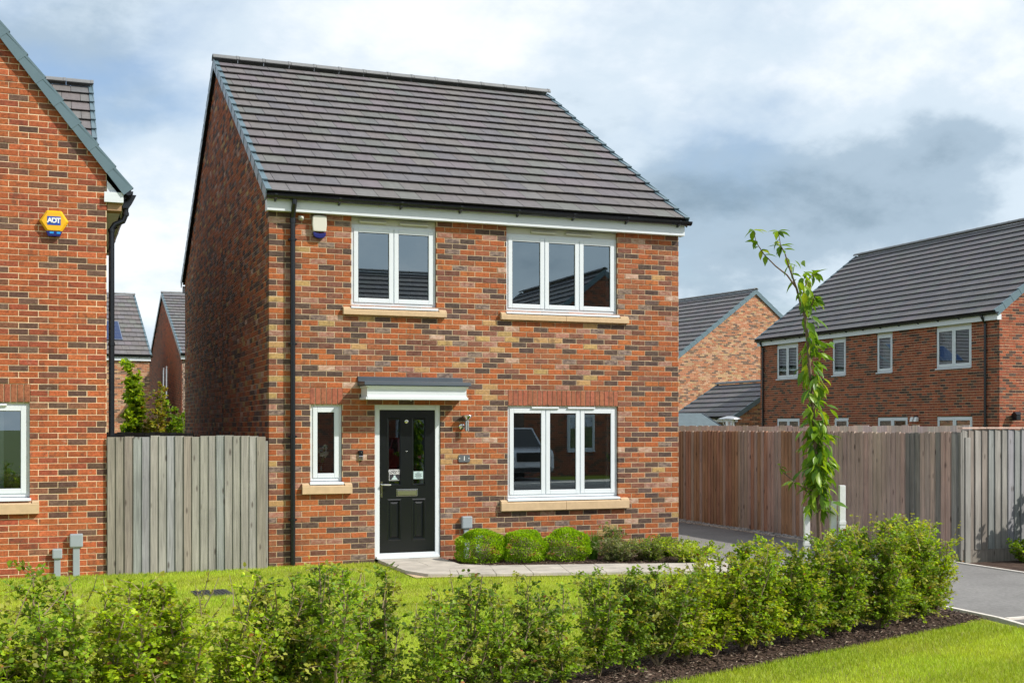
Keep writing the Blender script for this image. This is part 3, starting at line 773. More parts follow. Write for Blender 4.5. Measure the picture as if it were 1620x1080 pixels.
MB().lathe([(0.0, -0.012), (0.016, -0.012), (0.028, -0.006), (0.03, 0.0)], (1.893, ys - 0.001, 1.925), 20, 1).build('door_knocker', M['chrome'], dl, smooth=True)
MB().lathe([(0.0, -0.008), (0.005, -0.008), (0.012, 0.0)], (1.890, ys - 0.001, 1.511), 14, 1).build('spyhole', M['chrome'], dl, smooth=True)
h = MB(); h.box(1.522, 1.550, ys - 0.012, ys - 0.001, 0.885, 1.105); h.tube([(1.536, ys - 0.01, 1.060), (1.536, ys - 0.055, 1.060), (1.560, ys - 0.060, 1.060), (1.655, ys - 0.058, 1.058)], 0.010, 10)
h.tube([(1.536, ys - 0.02, 0.93), (1.536, ys - 0.011, 0.93)], 0.010, 10)
h.build('door_handle', M['chrome'], dl, bev=0.0)
q = MB(); q.box(1.745, 2.050, ys - 0.008, ys - 0.001, 0.898, 0.995); lb = q.build('letter_plate', M['chrome'], dl, bev=0.003)
MB().prism([(ys - 0.008, 0.915), (ys - 0.014, 0.915), (ys - 0.020, 0.972), (ys - 0.008, 0.980)], 0, 1.765, 2.032).build('letter_flap', simple('satin_flap', (0.45, 0.45, 0.46), 0.3, metal=1.0), lb)
# notices stuck inside the door glass
st = empty('door_sticker', (1.722, 0.0, 1.19), 0, 'small black and white no cold callers sticker on the door glass', 'sticker')
yy = ys + 0.001
MB().box(-0.076, 0.076, yy, yy + 0.002, -0.075, 0.075).build('sticker_border', M['white'], st)
MB().box(-0.070, 0.070, yy - 0.002, yy - 0.0005, -0.069, 0.069).build('sticker_face', M['ink'], st)
lettering('lettering', 'NO COLD\nCALLERS', 0.036, M['white'], st, Matrix.Translation((0, yy - 0.003, 0.036)) @ FACE, offset=0.0008, line=0.85)
hand = MB(); hand.add([(-0.045, yy - .003, -0.062), (0.045, yy - .003, -0.062), (0.022, yy - .003, -0.03), (0.012, yy - .003, -0.026), (0.014, yy - .003, -0.004), (-0.014, yy - .003, -0.004), (-0.012, yy - .003, -0.026), (-0.022, yy - .003, -0.03)], [tuple(range(8))])
hand.build('sticker_figure', M['paper'], st)
st = empty('door_notice', (2.062, 0.0, 1.185), 0, 'pale green printed notice on the right-hand door glass', 'notice')
MB().box(-0.068, 0.068, yy, yy + 0.002, -0.052, 0.052).build('notice_sheet', M['paper'], st)
for i, wd in enumerate((0.02, 0.048, 0.04, 0.052, 0.034)):
    MB().box(-wd, wd, yy - 0.002, yy - 0.0005, 0.034 - i * 0.017 - 0.003, 0.034 - i * 0.017 + 0.003).build('print_line', M['ink'], st)
# canopy over the door
can = MB(); can.prism([(0.05, 2.532), (-0.02, 2.532), (-0.03, 2.470), (-0.39, 2.452), (-0.40, 2.405), (0.05, 2.405)], 0, 1.195, 2.690)
cp_ = empty('door_canopy', (0, 0, 0)); cp_.parent = house
can.build('canopy_roof', M['lead'], cp_, bev=0.006)
can = MB(); can.prism([(0.02, 2.400), (-0.375, 2.400), (-0.372, 2.388), (-0.350, 2.372), (-0.335, 2.350), (-0.33, 2.275), (-0.345, 2.262), (-0.355, 2.252), (-0.355, 2.215), (0.02, 2.215)], 0, 1.245, 2.640)
for e0, e1 in ((1.225, 1.245), (2.640, 2.660)): can.prism([(0.02, 2.400), (-0.375, 2.400), (-0.372, 2.388), (-0.350, 2.376), (0.02, 2.376)], 0, e0, e1); can.prism([(0.02, 2.248), (-0.353, 2.248), (-0.353, 2.216), (0.02, 2.216)], 0, e0, e1)
can.build('canopy_box', M['upvc'], cp_, bev=0.004)
MB().lathe([(0.0, -0.012), (0.012, -0.010), (0.018, 0.0)], (1.89, -0.2, 2.214), 12).build('canopy_spot', M['upvc'], cp_)
# fittings fixed to the front wall
al = empty('alarm_box', (0.664, 0, 4.515), 0, 'off-white alarm box with dark blue base beside the upper window', 'alarm box')
pts = [(-0.085, -0.06), (0.085, -0.06), (0.098, 0.03), (0.093, 0.135), (0.075, 0.150), (0.0, 0.156), (-0.075, 0.150), (-0.093, 0.135), (-0.098, 0.03)]
MB().prism(pts, 1, -0.075, -0.002).build('alarm_cover', M['offwhite'], al, bev=0.018, smooth=False)
MB().prism([(-0.088, -0.066), (-0.045, -0.082), (0.0, -0.088), (0.045, -0.082), (0.088, -0.066), (0.082, -0.120), (0.05, -0.145), (0.0, -0.152), (-0.05, -0.145), (-0.082, -0.120)], 1, -0.070, -0.002).build('strobe_lens', M['navy'], al, bev=0.01)
sn = empty('security_sensor', (0.425, 0, 4.625), 0, 'small cream motion sensor beside the top of the black downpipe', 'sensor')
MB().prism([(-0.03, -0.03), (0.03, -0.03), (0.04, 0.03), (-0.04, 0.03)], 1, -0.03, -0.001).build('sensor_bracket', M['offwhite'], sn, bev=0.005)
MB().lathe([(0.0, -0.075), (0.022, -0.07), (0.03, -0.03), (0.028, 0.0)], (0.0, -0.01, -0.005), 14, 1).build('sensor_head', M['offwhite'], sn, smooth=True)
be = empty('doorbell', (1.238, 0, 1.465), 0, 'slim black and silver video doorbell left of the door', 'doorbell')
MB().box(-0.030, 0.030, -0.032, -0.001, -0.004, 0.068).build('bell_camera', M['black'], be, bev=0.006)
MB().box(-0.030, 0.030, -0.028, -0.001, -0.068, -0.005).build('bell_body', M['chrome'], be, bev=0.006)
MB().lathe([(0.0, -0.004), (0.012, -0.003), (0.014, 0.0)], (0, -0.0325, 0.035), 14, 1).build('bell_lens', M['carglass'], be)
pq = empty('number_plaque', (2.715, 0, 1.408), 0, 'small slate house number plaque right of the door', 'plaque')
MB().prism([(-0.084, -0.04), (-0.072, -0.052), (0.072, -0.052), (0.084, -0.04), (0.084, 0.04), (0.072, 0.052), (-0.072, 0.052), (-0.084, 0.04)], 1, -0.014, -0.001).build('plaque_plate', simple('slate', (0.10, 0.11, 0.12), 0.5, var=0.1), pq, bev=0.003)
lettering('numeral', '1', 0.085, M['white'], pq, Matrix.Translation((0, -0.0155, 0.0)) @ FACE, offset=0.001)
for s in (-0.068, 0.068): MB().lathe([(0.0, -0.003), (0.006, -0.002), (0.008, 0.0)], (s, -0.0145, 0), 10, 1).build('screw_cap', M['white'], pq)
li = empty('wall_light', (2.715, 0, 1.9), 0, 'brushed steel outdoor wall light beside the front door', 'wall light')
MB().lathe([(0.0, -0.02), (0.042, -0.018), (0.046, -0.001)], (-0.035, 0, -0.045), 20, 1).build('wall_rose', M['chrome'], li, smooth=True)
a = MB(); a.lathe([(0.026, -0.11), (0.03, -0.105), (0.03, 0.03), (0.026, 0.035)], (0.015, -0.085, 0.0), 18); a.tube([(-0.035, -0.01, -0.045), (0.015, -0.085, -0.03)], 0.012, 8)
a.build('lamp_body', M['chrome'], li)
MB().lathe([(0.02, 0.036), (0.028, 0.05), (0.075, 0.095), (0.08, 0.105), (0.078, 0.112), (0.0, 0.118)], (0.02, -0.085, 0.0), 20).build('lamp_hood', M['chrome'], li, smooth=True)
def meter(name, label, x, y, ztop, w, h, cw, zb=0.0):
    o = empty(name, (x, y, 0), 0, label, 'utility box')
    MB().box(-w / 2, w / 2, -0.075, -0.002, ztop - h, ztop).build('box_cover', M['grey_box'], o, bev=0.016)
    MB().box(-cw / 2, cw / 2, -0.05, -0.003, zb, ztop - h + 0.01).build('conduit', M['grey_box'], o, bev=0.008)
meter('utility_box', 'grey utility box on conduit right of the black door', 2.742, 0, 0.604, 0.15, 0.17, 0.075)
meter('utility_box', 'small grey utility box half hidden behind the clipped box ball', 2.916, 0, 0.41, 0.115, 0.13, 0.075)
# flowers behind the little window
vz = empty('vase_of_flowers', (0.735, 0.20, 1.12), 0, 'vase of white flowers behind the narrow window', 'vase')
MB().lathe([(0.04, 0.0), (0.045, 0.01), (0.04, 0.12), (0.05, 0.24), (0.048, 0.24), (0.036, 0.12), (0.04, 0.015)], (0, 0, 0.01), 18).build('vase', M['vase'], vz, smooth=True)
for i in range(9):
    t = rng.uniform(0, 6.3); e = Vector((0.085 * math.cos(t) * rng.uniform(.5, 1.1), 0.05 * math.sin(t), rng.uniform(0.34, 0.5)))
    q = MB(); q.tube([(rng.uniform(-.02, .02), rng.uniform(-.02, .02), 0.03), (e.x * .35, e.y * .35, 0.22), tuple(e)], 0.006, 6); q.build('flower_stem', M['stem'], vz)
    q = MB()
    for k in range(6):
        d = Vector((math.cos(k * 1.05 + t), -0.4 + 0.6 * math.sin(k * 1.7), math.sin(k * 1.05 + t))).normalized() * 0.042; n = d.cross(Vector((0, 1, 0.2))).normalized() * 0.018
        q.quad(tuple(e), tuple(e + d * .55 + n), tuple(e + d), tuple(e + d * .55 - n))
    q.build('flower', M['petal'], vz)

# ------------------------------------------------------------------ the house on the left
YL = -0.136; GL = 0.2255; LL = 19.5 * GL; UL = -2.04 - LL
lh = empty('brick_house', (0, 0, 0), 0, 'bright red brick house with front gable and yellow alarm hexagon', 'house')
FL = frame((1, 0, 0), (0, 1, 0), (0, 0, 1), (UL, YL, 0))
OVL = 0.26; ZTL = 4.81; ZRL = ZTL + 1.257 * (LL / 2 + OVL)
def topl(a):
    a = min(a, LL - a); return ZTL + (a + OVL) * 1.257 - 0.03
wa0, wa1 = -4.13 - UL, -2.934 - UL
brick_wall(lh, FL, LL, -0.10, 105, GL, [(wa0, wa1, 0.95, 2.15), (wa0 + .003, wa1 + 0.008, 2.15, 2.375)], PAL_RED, 'red', M['brick_red'], M['mortar_l'], top=topl, nparts=300,
           score=lambda c: abs(c[0] + UL + 2.5) * 1.0 + (0 if c[2] > 0.1 else 9))
soldiers(lh, FL, wa0 + 0.003, 16, 2.15, SOLD, M['brick_red'])
window(lh, FL, wa0, wa1, 0.995, 2.148, 2, [(wa1 - 0.62, wa1 - 0.26, 2.12)], (wa0 - 0.11, wa1 + 0.108, 0.79, 0.935, None), dress=[('curtain', wa1 - 0.5, wa1 - 0.30)])
SR = frame((0, 1, 0), (-1, 0, 0), (0, 0, 1), (-2.04, YL, 0))
plain_wall(lh, SR, [(0, -0.1), (10, -0.1), (10, 4.9), (0, 4.9)], 'side_wall', M['brick_red'])
house_shell(lh, SR, 5.6, LL, ZTL, OVL, ZRL, 12, 0.055, 0.0, (4.655, 4.79), 0.20, 0, caps=('left',), side=0.085, back=True)
dq = MB(); dq.tube([(-1.80, 0.09, 4.83), (-1.80, 0.10, 4.72), (-1.80, 0.10, 4.55), (-1.83, 0.10, 4.47), (-1.93, 0.10, 4.42), (-1.97, 0.10, 4.36), (-1.97, 0.10, 0.0)], 0.036, 14)
dp = dq.build('downpipe', M['black'], lh)
q = MB(); q.prism([(-1.90, 4.80), (-1.67, 4.80), (-1.72, 4.70), (-1.77, 4.62), (-1.84, 4.62), (-1.88, 4.70)], 1, 0.03, 0.17); q.build('hopper', M['black'], dp, bev=0.008)
for z in (4.56, 4.34, 2.9, 1.75): MB().tube([(-1.97 if z < 4.4 else -1.80, 0.10, z - 0.02), (-1.97 if z < 4.4 else -1.80, 0.10, z + 0.02)], 0.043, 14).build('pipe_clip', M['black'], dp)
MB().box(-2.03, -1.86, -0.12, 0.10, 4.56, 4.653).build('soffit_brick', simple('soffit_wood', (0.36, 0.22, 0.12), 0.8, var=0.2), lh)
MB().prism([(-2.036, 4.66), (-1.842, 4.66), (-1.842, 4.70), (-2.036, 4.93)], 1, YL - 0.012, YL + 0.05).build('box_end', M['upvc'], lh, bev=0.003)
TB = frame((1, 0, 0), (0, 1, 0), (0, 0, 1), (-11.0, 2.55, 0))
house_shell(lh, TB, 8.95, 8.1, 4.90, 0.05, 7.83, 13, 0.05, 0.05, (4.69, 4.84), 0.05, 60, score=lambda c: -c[0] - c[2] * 0.8, caps=('right', 'left'), side=0.12)
plain_wall(lh, frame((0, 1, 0), (-1, 0, 0), (0, 0, 1), (-2.05, 2.55, 0)), [(0, 4.0), (8.1, 4.0), (8.1, 4.9), (4.05, 7.75), (0, 4.9)], 'gable_wall', M['brick_red'])
plain_wall(lh, TB, [(0, -0.1), (8.95, -0.1), (8.95, 4.9), (0, 4.9)], 'front_wall', M['brick_red'])
# hexagonal alarm
hx = empty('alarm_box', (-2.655, YL, 4.372), 0, 'yellow hexagonal alarm box with blue panel on the left gable', 'alarm box')
def hexa(sx, sz): return [(-0.170 * sx, 0.0), (-0.085 * sx, 0.132 * sz), (0.085 * sx, 0.132 * sz), (0.170 * sx, 0.0), (0.085 * sx, -0.132 * sz), (-0.085 * sx, -0.132 * sz)]
MB().prism(hexa(1.0, 1.0), 1, -0.055, -0.004).build('alarm_body', M['yellow'], hx, bev=0.012)
q = MB(); o = hexa(0.98, 0.98); n = hexa(0.84, 0.84)
q.add([(x, -0.0545, z) for x, z in o] + [(x, -0.075, z) for x, z in n], [(k, (k + 1) % 6, 6 + (k + 1) % 6, 6 + k) for k in range(6)] + [tuple(range(6, 12))]); q.build('alarm_cover', M['yellow'], hx)
MB().box(-0.078, 0.076, -0.0775, -0.0755, -0.048, 0.058).build('badge', M['blue'], hx)
lettering('lettering', 'ADT', 0.083, M['white'], hx, Matrix.Translation((-0.001, -0.080, 0.006)) @ FACE, offset=0.0038, spacing=0.82)
MB().prism([(-0.095, -0.118), (0.095, -0.118), (0.07, -0.185), (-0.07, -0.185)], 1, -0.066, -0.004).build('strobe_lens', M['navy'], hx, bev=0.008)
for s in (-0.05, 0.03): MB().box(s, s + 0.045, -0.0690, -0.0655, -0.152, -0.13).build('strobe_led', M['cyan'], hx)
meter('utility_box', 'larger grey utility box on conduit on the left red brick wall', -2.397, YL, 0.53, 0.155, 0.165, 0.08)
meter('utility_box', 'small rounded grey utility box low on the left red brick wall', -2.618, YL, 0.352, 0.115, 0.12, 0.075)
pic = empty('picture_frame', (-3.19, 0.19, 1.0), 0, 'brown picture board standing inside the left house window', 'picture')
MB().box(-0.18, 0.18, 0.0, 0.02, 0.0, 0.27).build('board', M['card'], pic)
q = MB(); q.box(-0.2, 0.2, -0.01, 0.02, 0.27, 0.29); q.box(0.18, 0.2, -0.01, 0.02, 0.0, 0.27); q.box(-0.2, -0.18, -0.01, 0.02, 0.0, 0.27); q.build('frame', M['ink'], pic)

# ------------------------------------------------------------------ neighbouring houses
def simple_house(label, loc, rz, W, D, pal, key, mat, mortar, walls, wins=(), zt=4.90, ov=0.17, zr=8.10, n=15, group=None, pipes=(), gable_wins=(), zlow=-0.1, back=True, caps=('left', 'right'), side=0.13):
    h = empty('brick_house', loc, rz, label, 'house', group)
    pitch = math.atan2(zr - zt, D / 2 + ov)
    def top(y):
        y = min(y, D - y); return zt + (y + ov) * math.tan(pitch) - 0.08
    k0 = int(round((zlow + 0.1) / 0.075)); zb = -0.1 + 0.075 * k0
    if 'front' in walls:
        brick_wall(h, I4, W, zb, 64 - k0, 0.2225, [(a0, a1, z0, z1 + (0.06 if z1 > 4 else 0)) for a0, a1, z0, z1, *_ in wins], pal, key, mat, mortar, chamfer=0)
    else: plain_wall(h, I4, [(0, -0.1), (W, -0.1), (W, 4.9), (0, 4.9)], 'front_wall', mat)
    for nm, T in (('left', MLEFT), ('right', frame((0, 1, 0), (-1, 0, 0), (0, 0, 1), (W, 0, 0)))):
        if nm in walls: brick_wall(h, T, D, zb, 112 - k0, 0.2225, [], pal, key, mat, mortar, top=top, chamfer=0, starts=(0.0, -0.111))
        plain_wall(h, T, [(0.0, -0.1), (D, -0.1), (D, 4.85), (D / 2, zr - 0.12), (0.0, 4.85)], 'gable_wall', mortar)
    plain_wall(h, frame((1, 0, 0), (0, -1, 0), (0, 0, 1), (0, D, 0)), [(0, -0.1), (W, -0.1), (W, 4.9), (0, 4.9)], 'rear_wall', mat)
    house_shell(h, I4, W, D, zt, ov, zr, n, 0.05, 0.05, back=back, caps=caps, side=side)
    for a0, a1, z0, z1, cols, dress in wins:
        window(h, I4, a0, a1, z0 + 0.03, z1, cols, sill=None, head=0.06 if z1 > 4 else 0, recess=0.02, roomd=1.6, dress=dress)
    for a in pipes: downpipe(h, I4, a, 4.86, 0.0, -0.115, (3.9, 2.4))
    return h
S = 20.9; E0 = 21.2                                   # long wall plane, far end
def rw(d1, d0, z0, z1, cols, dress): return (E0 - d1, E0 - d0, z0, z1, cols, dress)
rwins = []
for d1, d0, z0, z1, cols, kind in ((20.16, 18.88, 3.48, 4.69, 2, 'both'), (16.95, 16.24, 3.48, 4.69, 1, 'blind'), (14.69, 13.95, 3.48, 4.69, 1, 'blind'), (12.02, 10.60, 3.48, 4.69, 2, 'curt'),
                                   (20.16, 18.79, 0.9, 2.13, 2, None), (16.85, 16.11, 0.9, 2.13, 1, None), (14.66, 13.26, 0.1, 2.13, 2, None), (12.0, 10.57, 0.9, 2.13, 2, None)):
    a0, a1 = E0 - d1, E0 - d0
    dr = [('blind', a0 + 0.05, a1 - 0.05)] if kind in ('blind', 'both') else []
    if kind in ('curt', 'both'): dr = dr + [('curtain', a0 + 0.02, a0 + (a1 - a0) * 0.34)]
    rwins.append((a0, a1, z0, z1, cols, dr or None))
rh = simple_house('red brick house with four upper windows behind the right-hand fence', (S, E0, 0), R(-90), 11.65, 8.2, PAL_DRED, 'dred', M['brick'], M['mortar_l'], ('front', 'right'), rwins,
                  zr=8.06, n=16, pipes=(0.24, 11.18), zlow=1.2)
fl = empty('security_light', (S, 12.86, 2.1), R(-90), 'white twin floodlight on the brick wall above the fence', 'security light')
MB().box(-0.06, 0.06, -0.05, -0.002, -0.05, 0.08).build('light_base', M['black'], fl, bev=0.01)
for s in (-0.13, 0.05): MB().prism([(-0.16, -0.10), (-0.05, -0.10), (-0.05, 0.03), (-0.12, 0.03)], 0, s, s + 0.10).build('flood_head', M['white'], fl, bev=0.012)
wl = empty('wall_lantern', (21.35, 9.55, 2.12), 0, 'small black lantern on the gable of the right-hand house', 'wall light')
MB().box(-0.07, 0.07, -0.22, -0.06, -0.1, 0.05).build('lantern_body', M['black'], wl, bev=0.01)
MB().prism([(-0.24, 0.05), (-0.04, 0.05), (-0.12, 0.13), (-0.16, 0.13)], 0, -0.09, 0.09).build('lantern_cap', M['black'], wl)
MB().box(-0.03, 0.03, -0.06, -0.002, -0.06, 0.08).build('lantern_bracket', M['black'], wl)
ca, sa = math.cos(R(-80)), math.sin(R(-80))
Wb, Db = 11.0, 9.0
bx_, by_ = 27.0 - (Wb * ca - Db / 2 * sa), 31.3 - (Wb * sa + Db / 2 * ca)
simple_house('orange brick gable house standing between the main house and the right-hand house', (bx_, by_, 0), R(-80), Wb, Db, PAL_ORANGE, 'orange', M['brick'], M['mortar_l'], ('right',), zr=7.95, zt=4.75, n=15, zlow=1.8)
# garage in front of it
ga = empty('garage', (20.95, 27.6, 0), R(-90), 'low brick garage with pitched grey tiled roof behind the fence', 'garage')
def gtop(y):
    y = min(y, 4.0 - y); return 2.2 + (y + 0.15) * 0.625 - 0.1
brick_wall(ga, frame((0, 1, 0), (-1, 0, 0), (0, 0, 1), (4.7, 0, 0)), 4.0, 0.05, 44, 0.2225, [], PAL_ORANGE, 'orange', M['brick'], M['mortar_l'], top=gtop, chamfer=0, starts=(0, -0.111))
plain_wall(ga, I4, [(0, -0.1), (4.7, -0.1), (4.7, 2.2), (0, 2.2)], 'front_wall', M['brick_red'])
plain_wall(ga, MLEFT, [(0, -0.1), (4.0, -0.1), (4.0, 2.2), (2.0, 3.4), (0, 2.2)], 'gable_wall', M['brick_red'])
house_shell(ga, I4, 4.7, 4.0, 2.2, 0.15, 3.54, 7, 0.05, 0.05, (2.03, 2.16), 0.10)
# left background
gh = simple_house('dark red brick gable end seen between the two front houses', (2.55, 36.9, 0), 0, 8.0, 18.4, PAL_DRED, 'dred', M['brick'], M['mortar'], ('left',), zr=8.38, zt=4.9, ov=0.2, n=20, zlow=0.8)
for y, z in ((8.0, 3.2), (6.4, 3.2)):
    b = MB(MLEFT); b.box(y, y + 0.5, -0.04, 0.02, z, z + 1.5); b.build('window', M['upvc'], gh)
    b = MB(MLEFT); b.box(y + .08, y + 0.42, -0.045, 0.0, z + .1, z + 1.4); b.build('window_glass', M['carglass'], gh)
sh = simple_house('orange brick house with solar panel roof in the left background gap', (1.40 - 9 * math.cos(R(5)), 38.98 - 9 * math.sin(R(5)), 0), R(5), 9.0, 9.0, PAL_ORANGE, 'orange', M['brick'], M['mortar_l'], ('front',), zr=7.95, zt=4.92, n=14, zlow=1.0)
pt = math.atan2(7.95 - 4.92, 4.67); SP = frame((1, 0, 0), (0, math.cos(pt), math.sin(pt)), (0, -math.sin(pt), math.cos(pt)), (0, -0.17, 4.92))
for i in range(4):
    x = 8.05 - 1.05 * (i + 1)
    pn = MB(SP); pn.box(x, x + 1.0, 1.2, 2.85, 0.06, 0.10); po = pn.build('solar_panel', M['solar_frame'], sh)
    for r_ in range(5):
        MB(SP).box(x + 0.03, x + 0.97, 1.23 + r_ * 0.32, 1.53 + r_ * 0.32, 0.1005, 0.104).build('solar_cell', M['solar'], po)
# across the road (seen in the window panes)
def oppwin(a0, a1, z0, z1, c): return (a0, a1, z0, z1, c, [('blind', a0 + .05, a1 - .05)])
simple_house('brick house across the road mirrored in the upper windows', (13.0, -27.5, 0), R(180), 16.0, 9.0, PAL_DRED, 'dred', M['brick'], M['mortar'], ('front',),
             [oppwin(2.0, 3.7, 3.48, 4.69, 3), oppwin(6, 7.2, 3.48, 4.69, 2), oppwin(2.0, 3.7, 0.9, 2.13, 3)], zr=8.05, n=15)
oh = simple_house('brick gable house across the road mirrored in the right-hand windows', (19.9, -34.0, 0), R(90), 9.0, 6.6, PAL_DRED, 'dred', M['brick'], M['mortar'], ('right',), zr=7.7, n=11)
window(oh, frame((0, 1, 0), (-1, 0, 0), (0, 0, 1), (9.0 + 0.06, 0, 0)), 6.6 - 2.95, 6.6 - 1.85, 0.92, 2.25, 2, dress=[('blind', 6.6 - 2.9, 6.6 - 1.9)], room=False, recess=0.0)

# ------------------------------------------------------------------ fences
_board = {}
def board_mesh(w, h, tk, col, ci, flip=False):
    k = (round(w, 4), round(h, 3), ci, flip)
    if k not in _board:
        b = MB(); e = 0.003
        vs = [(0, -0.017, 0), (w, 0.002, 0), (w, 0.008, 0), (0, 0.008, 0), (0, -0.017, h), (w, 0.002, h), (w, 0.008, h), (0, 0.008, h)]
        if flip: vs = [(0, 0.002, 0), (w, -0.022, 0), (w, 0.008, 0), (0, 0.008, 0), (0, 0.002, h), (w, -0.022, h), (w, 0.008, h), (0, 0.008, h)]
        b.add(vs, BOXF, col); _board[k] = b.mesh('fence_board', M['wood'])
    return _board[k]
GREYW = [jit((0.275, 0.26, 0.235), 0.16) for _ in range(5)] + [jit((0.235, 0.21, 0.175), 0.16) for _ in range(4)] + [jit((0.27, 0.275, 0.275), 0.12) for _ in range(3)]
BROWNW = [jit((0.50, 0.29, 0.18), 0.10) for _ in range(8)]
MIDW = [jit((0.53, 0.41, 0.335), 0.09) for _ in range(8)]
SUNPALEW = [jit((0.74, 0.66, 0.57), 0.10) for _ in range(6)]  # pale wood, lightened in its colour to stand for sun on the boards
ALLW = GREYW + BROWNW + MIDW + SUNPALEW
def fence(label, loc, rz, length, h, choose, pitch=0.1029, rails=(0.3, 0.95, 1.55), cap=False, kick=0.0, post=True, group=None, z0=0.0, flip=False):
    f = empty('fence', loc, rz, label, 'fence', group)
    n = int(round(length / pitch))
    for i in range(n):
        ci = choose(i / n); hh = round(h - kick + rng.choice((-0.012, -0.005, 0.0, 0.006)), 3)
        inst('fence_board', board_mesh(pitch + 0.012, hh, 0.02, ALLW[ci], ci, flip), f, Matrix.Translation((i * pitch, rng.uniform(-0.002, 0.002), z0 + kick + 0.02)) @ Matrix.Rotation(rng.uniform(-0.004, 0.004), 4, 'Y'))
    for z in rails: MB().box(0, length, 0.010, 0.05, z0 + z, z0 + z + 0.075, ALLW[2]).build('rail', M['wood'], f)
    if post:
        m = max(1, int(round(length / 2.4)))
        for i in range(m + 1):
            x = length * i / m; MB().box(x - 0.045, x + 0.045, 0.052, 0.14, -0.05, z0 + h - 0.05, ALLW[3]).build('post', M['wood'], f)
    if cap: MB().box(-0.01, length, -0.03, 0.06, z0 + h + 0.022, z0 + h + 0.045, ALLW[22]).build('capping', M['wood'], f, bev=0.004)
    if kick: MB().box(0, length, -0.004, 0.025, -0.03, kick + 0.02, ALLW[6]).build('gravel_board', M['wood'], f)
    return f
fence('silver grey featheredge fence between the two front houses', (-2.03, -0.16, -0.04), 0, 1.955, 1.755, lambda t: rng.randrange(12))
def ch(t):
    if rng.random() < (t - 0.84) * 1.6: return rng.choice((0, 2, 4))
    return (20 if rng.random() < (t - 0.25) * 2.0 else 12) + rng.randrange(8)
fence('long brown featheredge fence along the driveway', (9.0, 8.4, 0), R(-90), 11.1, 1.755, ch, pitch=0.108, flip=True)
fence('pale back fence with sunlight put into its board colour, just above the long brown fence', (9.45, 7.6, 0.0), R(-90), 10.0, 1.85, lambda t: 28 + rng.randrange(6), pitch=0.12, rails=(0.4, 1.6))
fence('weathered grey capped fence panel at the right edge of the photo', (9.0, -2.72, 0), 0, 4.2, 1.80, lambda t: rng.choice((0, 2, 4, 9, 10, 11, 6)), pitch=0.115, cap=True, kick=0.14)
fence('weathered fence panel far behind the front fence, beyond the gap', (-3.2, 9.2, 0), R(-4), 4.4, 1.72, lambda t: rng.randrange(12))
# gravel margin along the drive
def scatter_mesh(name, mat, P, S_, rotz, tmpl_v, tmpl_f, cols, parent=None, tilt=0.5):
    n = len(P); nv = len(tmpl_v); tv = np.array(tmpl_v)
    V = np.repeat(tv[None], n, 0) * S_[:, None, :]
    c, s = np.cos(rotz), np.sin(rotz)
    X = V[:, :, 0] * c[:, None] - V[:, :, 1] * s[:, None]; Y = V[:, :, 0] * s[:, None] + V[:, :, 1] * c[:, None]
    tx = nr.uniform(-tilt, tilt, n)[:, None]; Z = V[:, :, 2] + X * tx
    V = np.stack([X, Y, Z], -1) + P[:, None, :]
    F = (np.array(tmpl_f)[None] + (np.arange(n) * nv)[:, None, None]).reshape(-1, len(tmpl_f[0]))
    return np_mesh(name, V.reshape(-1, 3), F, np.repeat(cols, nv, 0), mat, parent)
def np_mesh(name, V, F, C, mat, parent=None, smooth=False):
    me = bpy.data.meshes.new(name); n, k = F.shape
    me.vertices.add(len(V)); me.vertices.foreach_set('co', V.astype(np.float32).ravel())
    me.loops.add(n * k); me.loops.foreach_set('vertex_index', F.astype(np.int32).ravel())
    me.polygons.add(n); me.polygons.foreach_set('loop_start', np.arange(n, dtype=np.int32) * k); me.polygons.foreach_set('loop_total', np.full(n, k, dtype=np.int32))
    me.update(calc_edges=True)
    if C is not None:
        at = me.color_attributes.new('col', 'FLOAT_COLOR', 'POINT')
        at.data.foreach_set('color', np.concatenate([C, np.ones((len(C), 1))], 1).astype(np.float32).ravel())
    me.materials.append(mat)
    if smooth: me.shade_smooth()
    return link(bpy.data.objects.new(name, me), parent)
OCT_V = [(-1, 0, 0), (1, 0, 0), (0, -1, 0), (0, 1, 0), (0, 0, 0.8), (0, 0, -0.5)]; OCT_F = [(0, 2, 4), (2, 1, 4), (1, 3, 4), (3, 0, 4), (2, 0, 5), (1, 2, 5), (3, 1, 5), (0, 3, 5)]
n = 2600
P = np.stack([nr.uniform(8.76, 8.985, n), nr.uniform(-2.7, 8.2, n), nr.uniform(0.005, 0.03, n)], 1)
g_ = nr.uniform(0.25, 0.62, n)[:, None] * np.array([[1, 0.97, 0.92]])
tag(scatter_mesh('gravel', M['pebble'], P, nr.uniform(0.012, 0.026, (n, 3)), nr.uniform(0, 6.3, n), OCT_V, OCT_F, g_), 'pale gravel strip at the foot of the brown fence', 'gravel', kind='stuff')
def chips(name, label, n, xy):
    P = np.array([(*xy(), rng.uniform(0.008, 0.03)) for _ in range(n)])
    k = nr.uniform(0.35, 1.6, n)[:, None] * np.array([[0.085, 0.052, 0.036]]); pale = nr.random(n) < 0.10; k[pale] = np.array([0.36, 0.28, 0.21]) * nr.uniform(0.7, 1.1, pale.sum())[:, None]
    S_ = np.stack([nr.uniform(0.012, 0.04, n), nr.uniform(0.006, 0.014, n), nr.uniform(0.004, 0.005, n)], 1)
    tag(scatter_mesh(name, M['chip'], P, S_, nr.uniform(0, 6.3, n), OCT_V, OCT_F, k), label, 'mulch', kind='stuff')
def hb():
    u = rng.uniform(-3.4, 5.72); return (u, HX(u) + rng.uniform(-0.46, 0.38))
chips('bark_mulch', 'dark bark mulch under the hedge', 7000, hb)
def fb():
    u = rng.uniform(2.45, 5.75); return (u, rng.uniform(-1.0 - (u - 2.42) * 0.27, -0.06))
chips('bark_mulch', 'dark bark mulch in the bed under the window', 2500, fb)
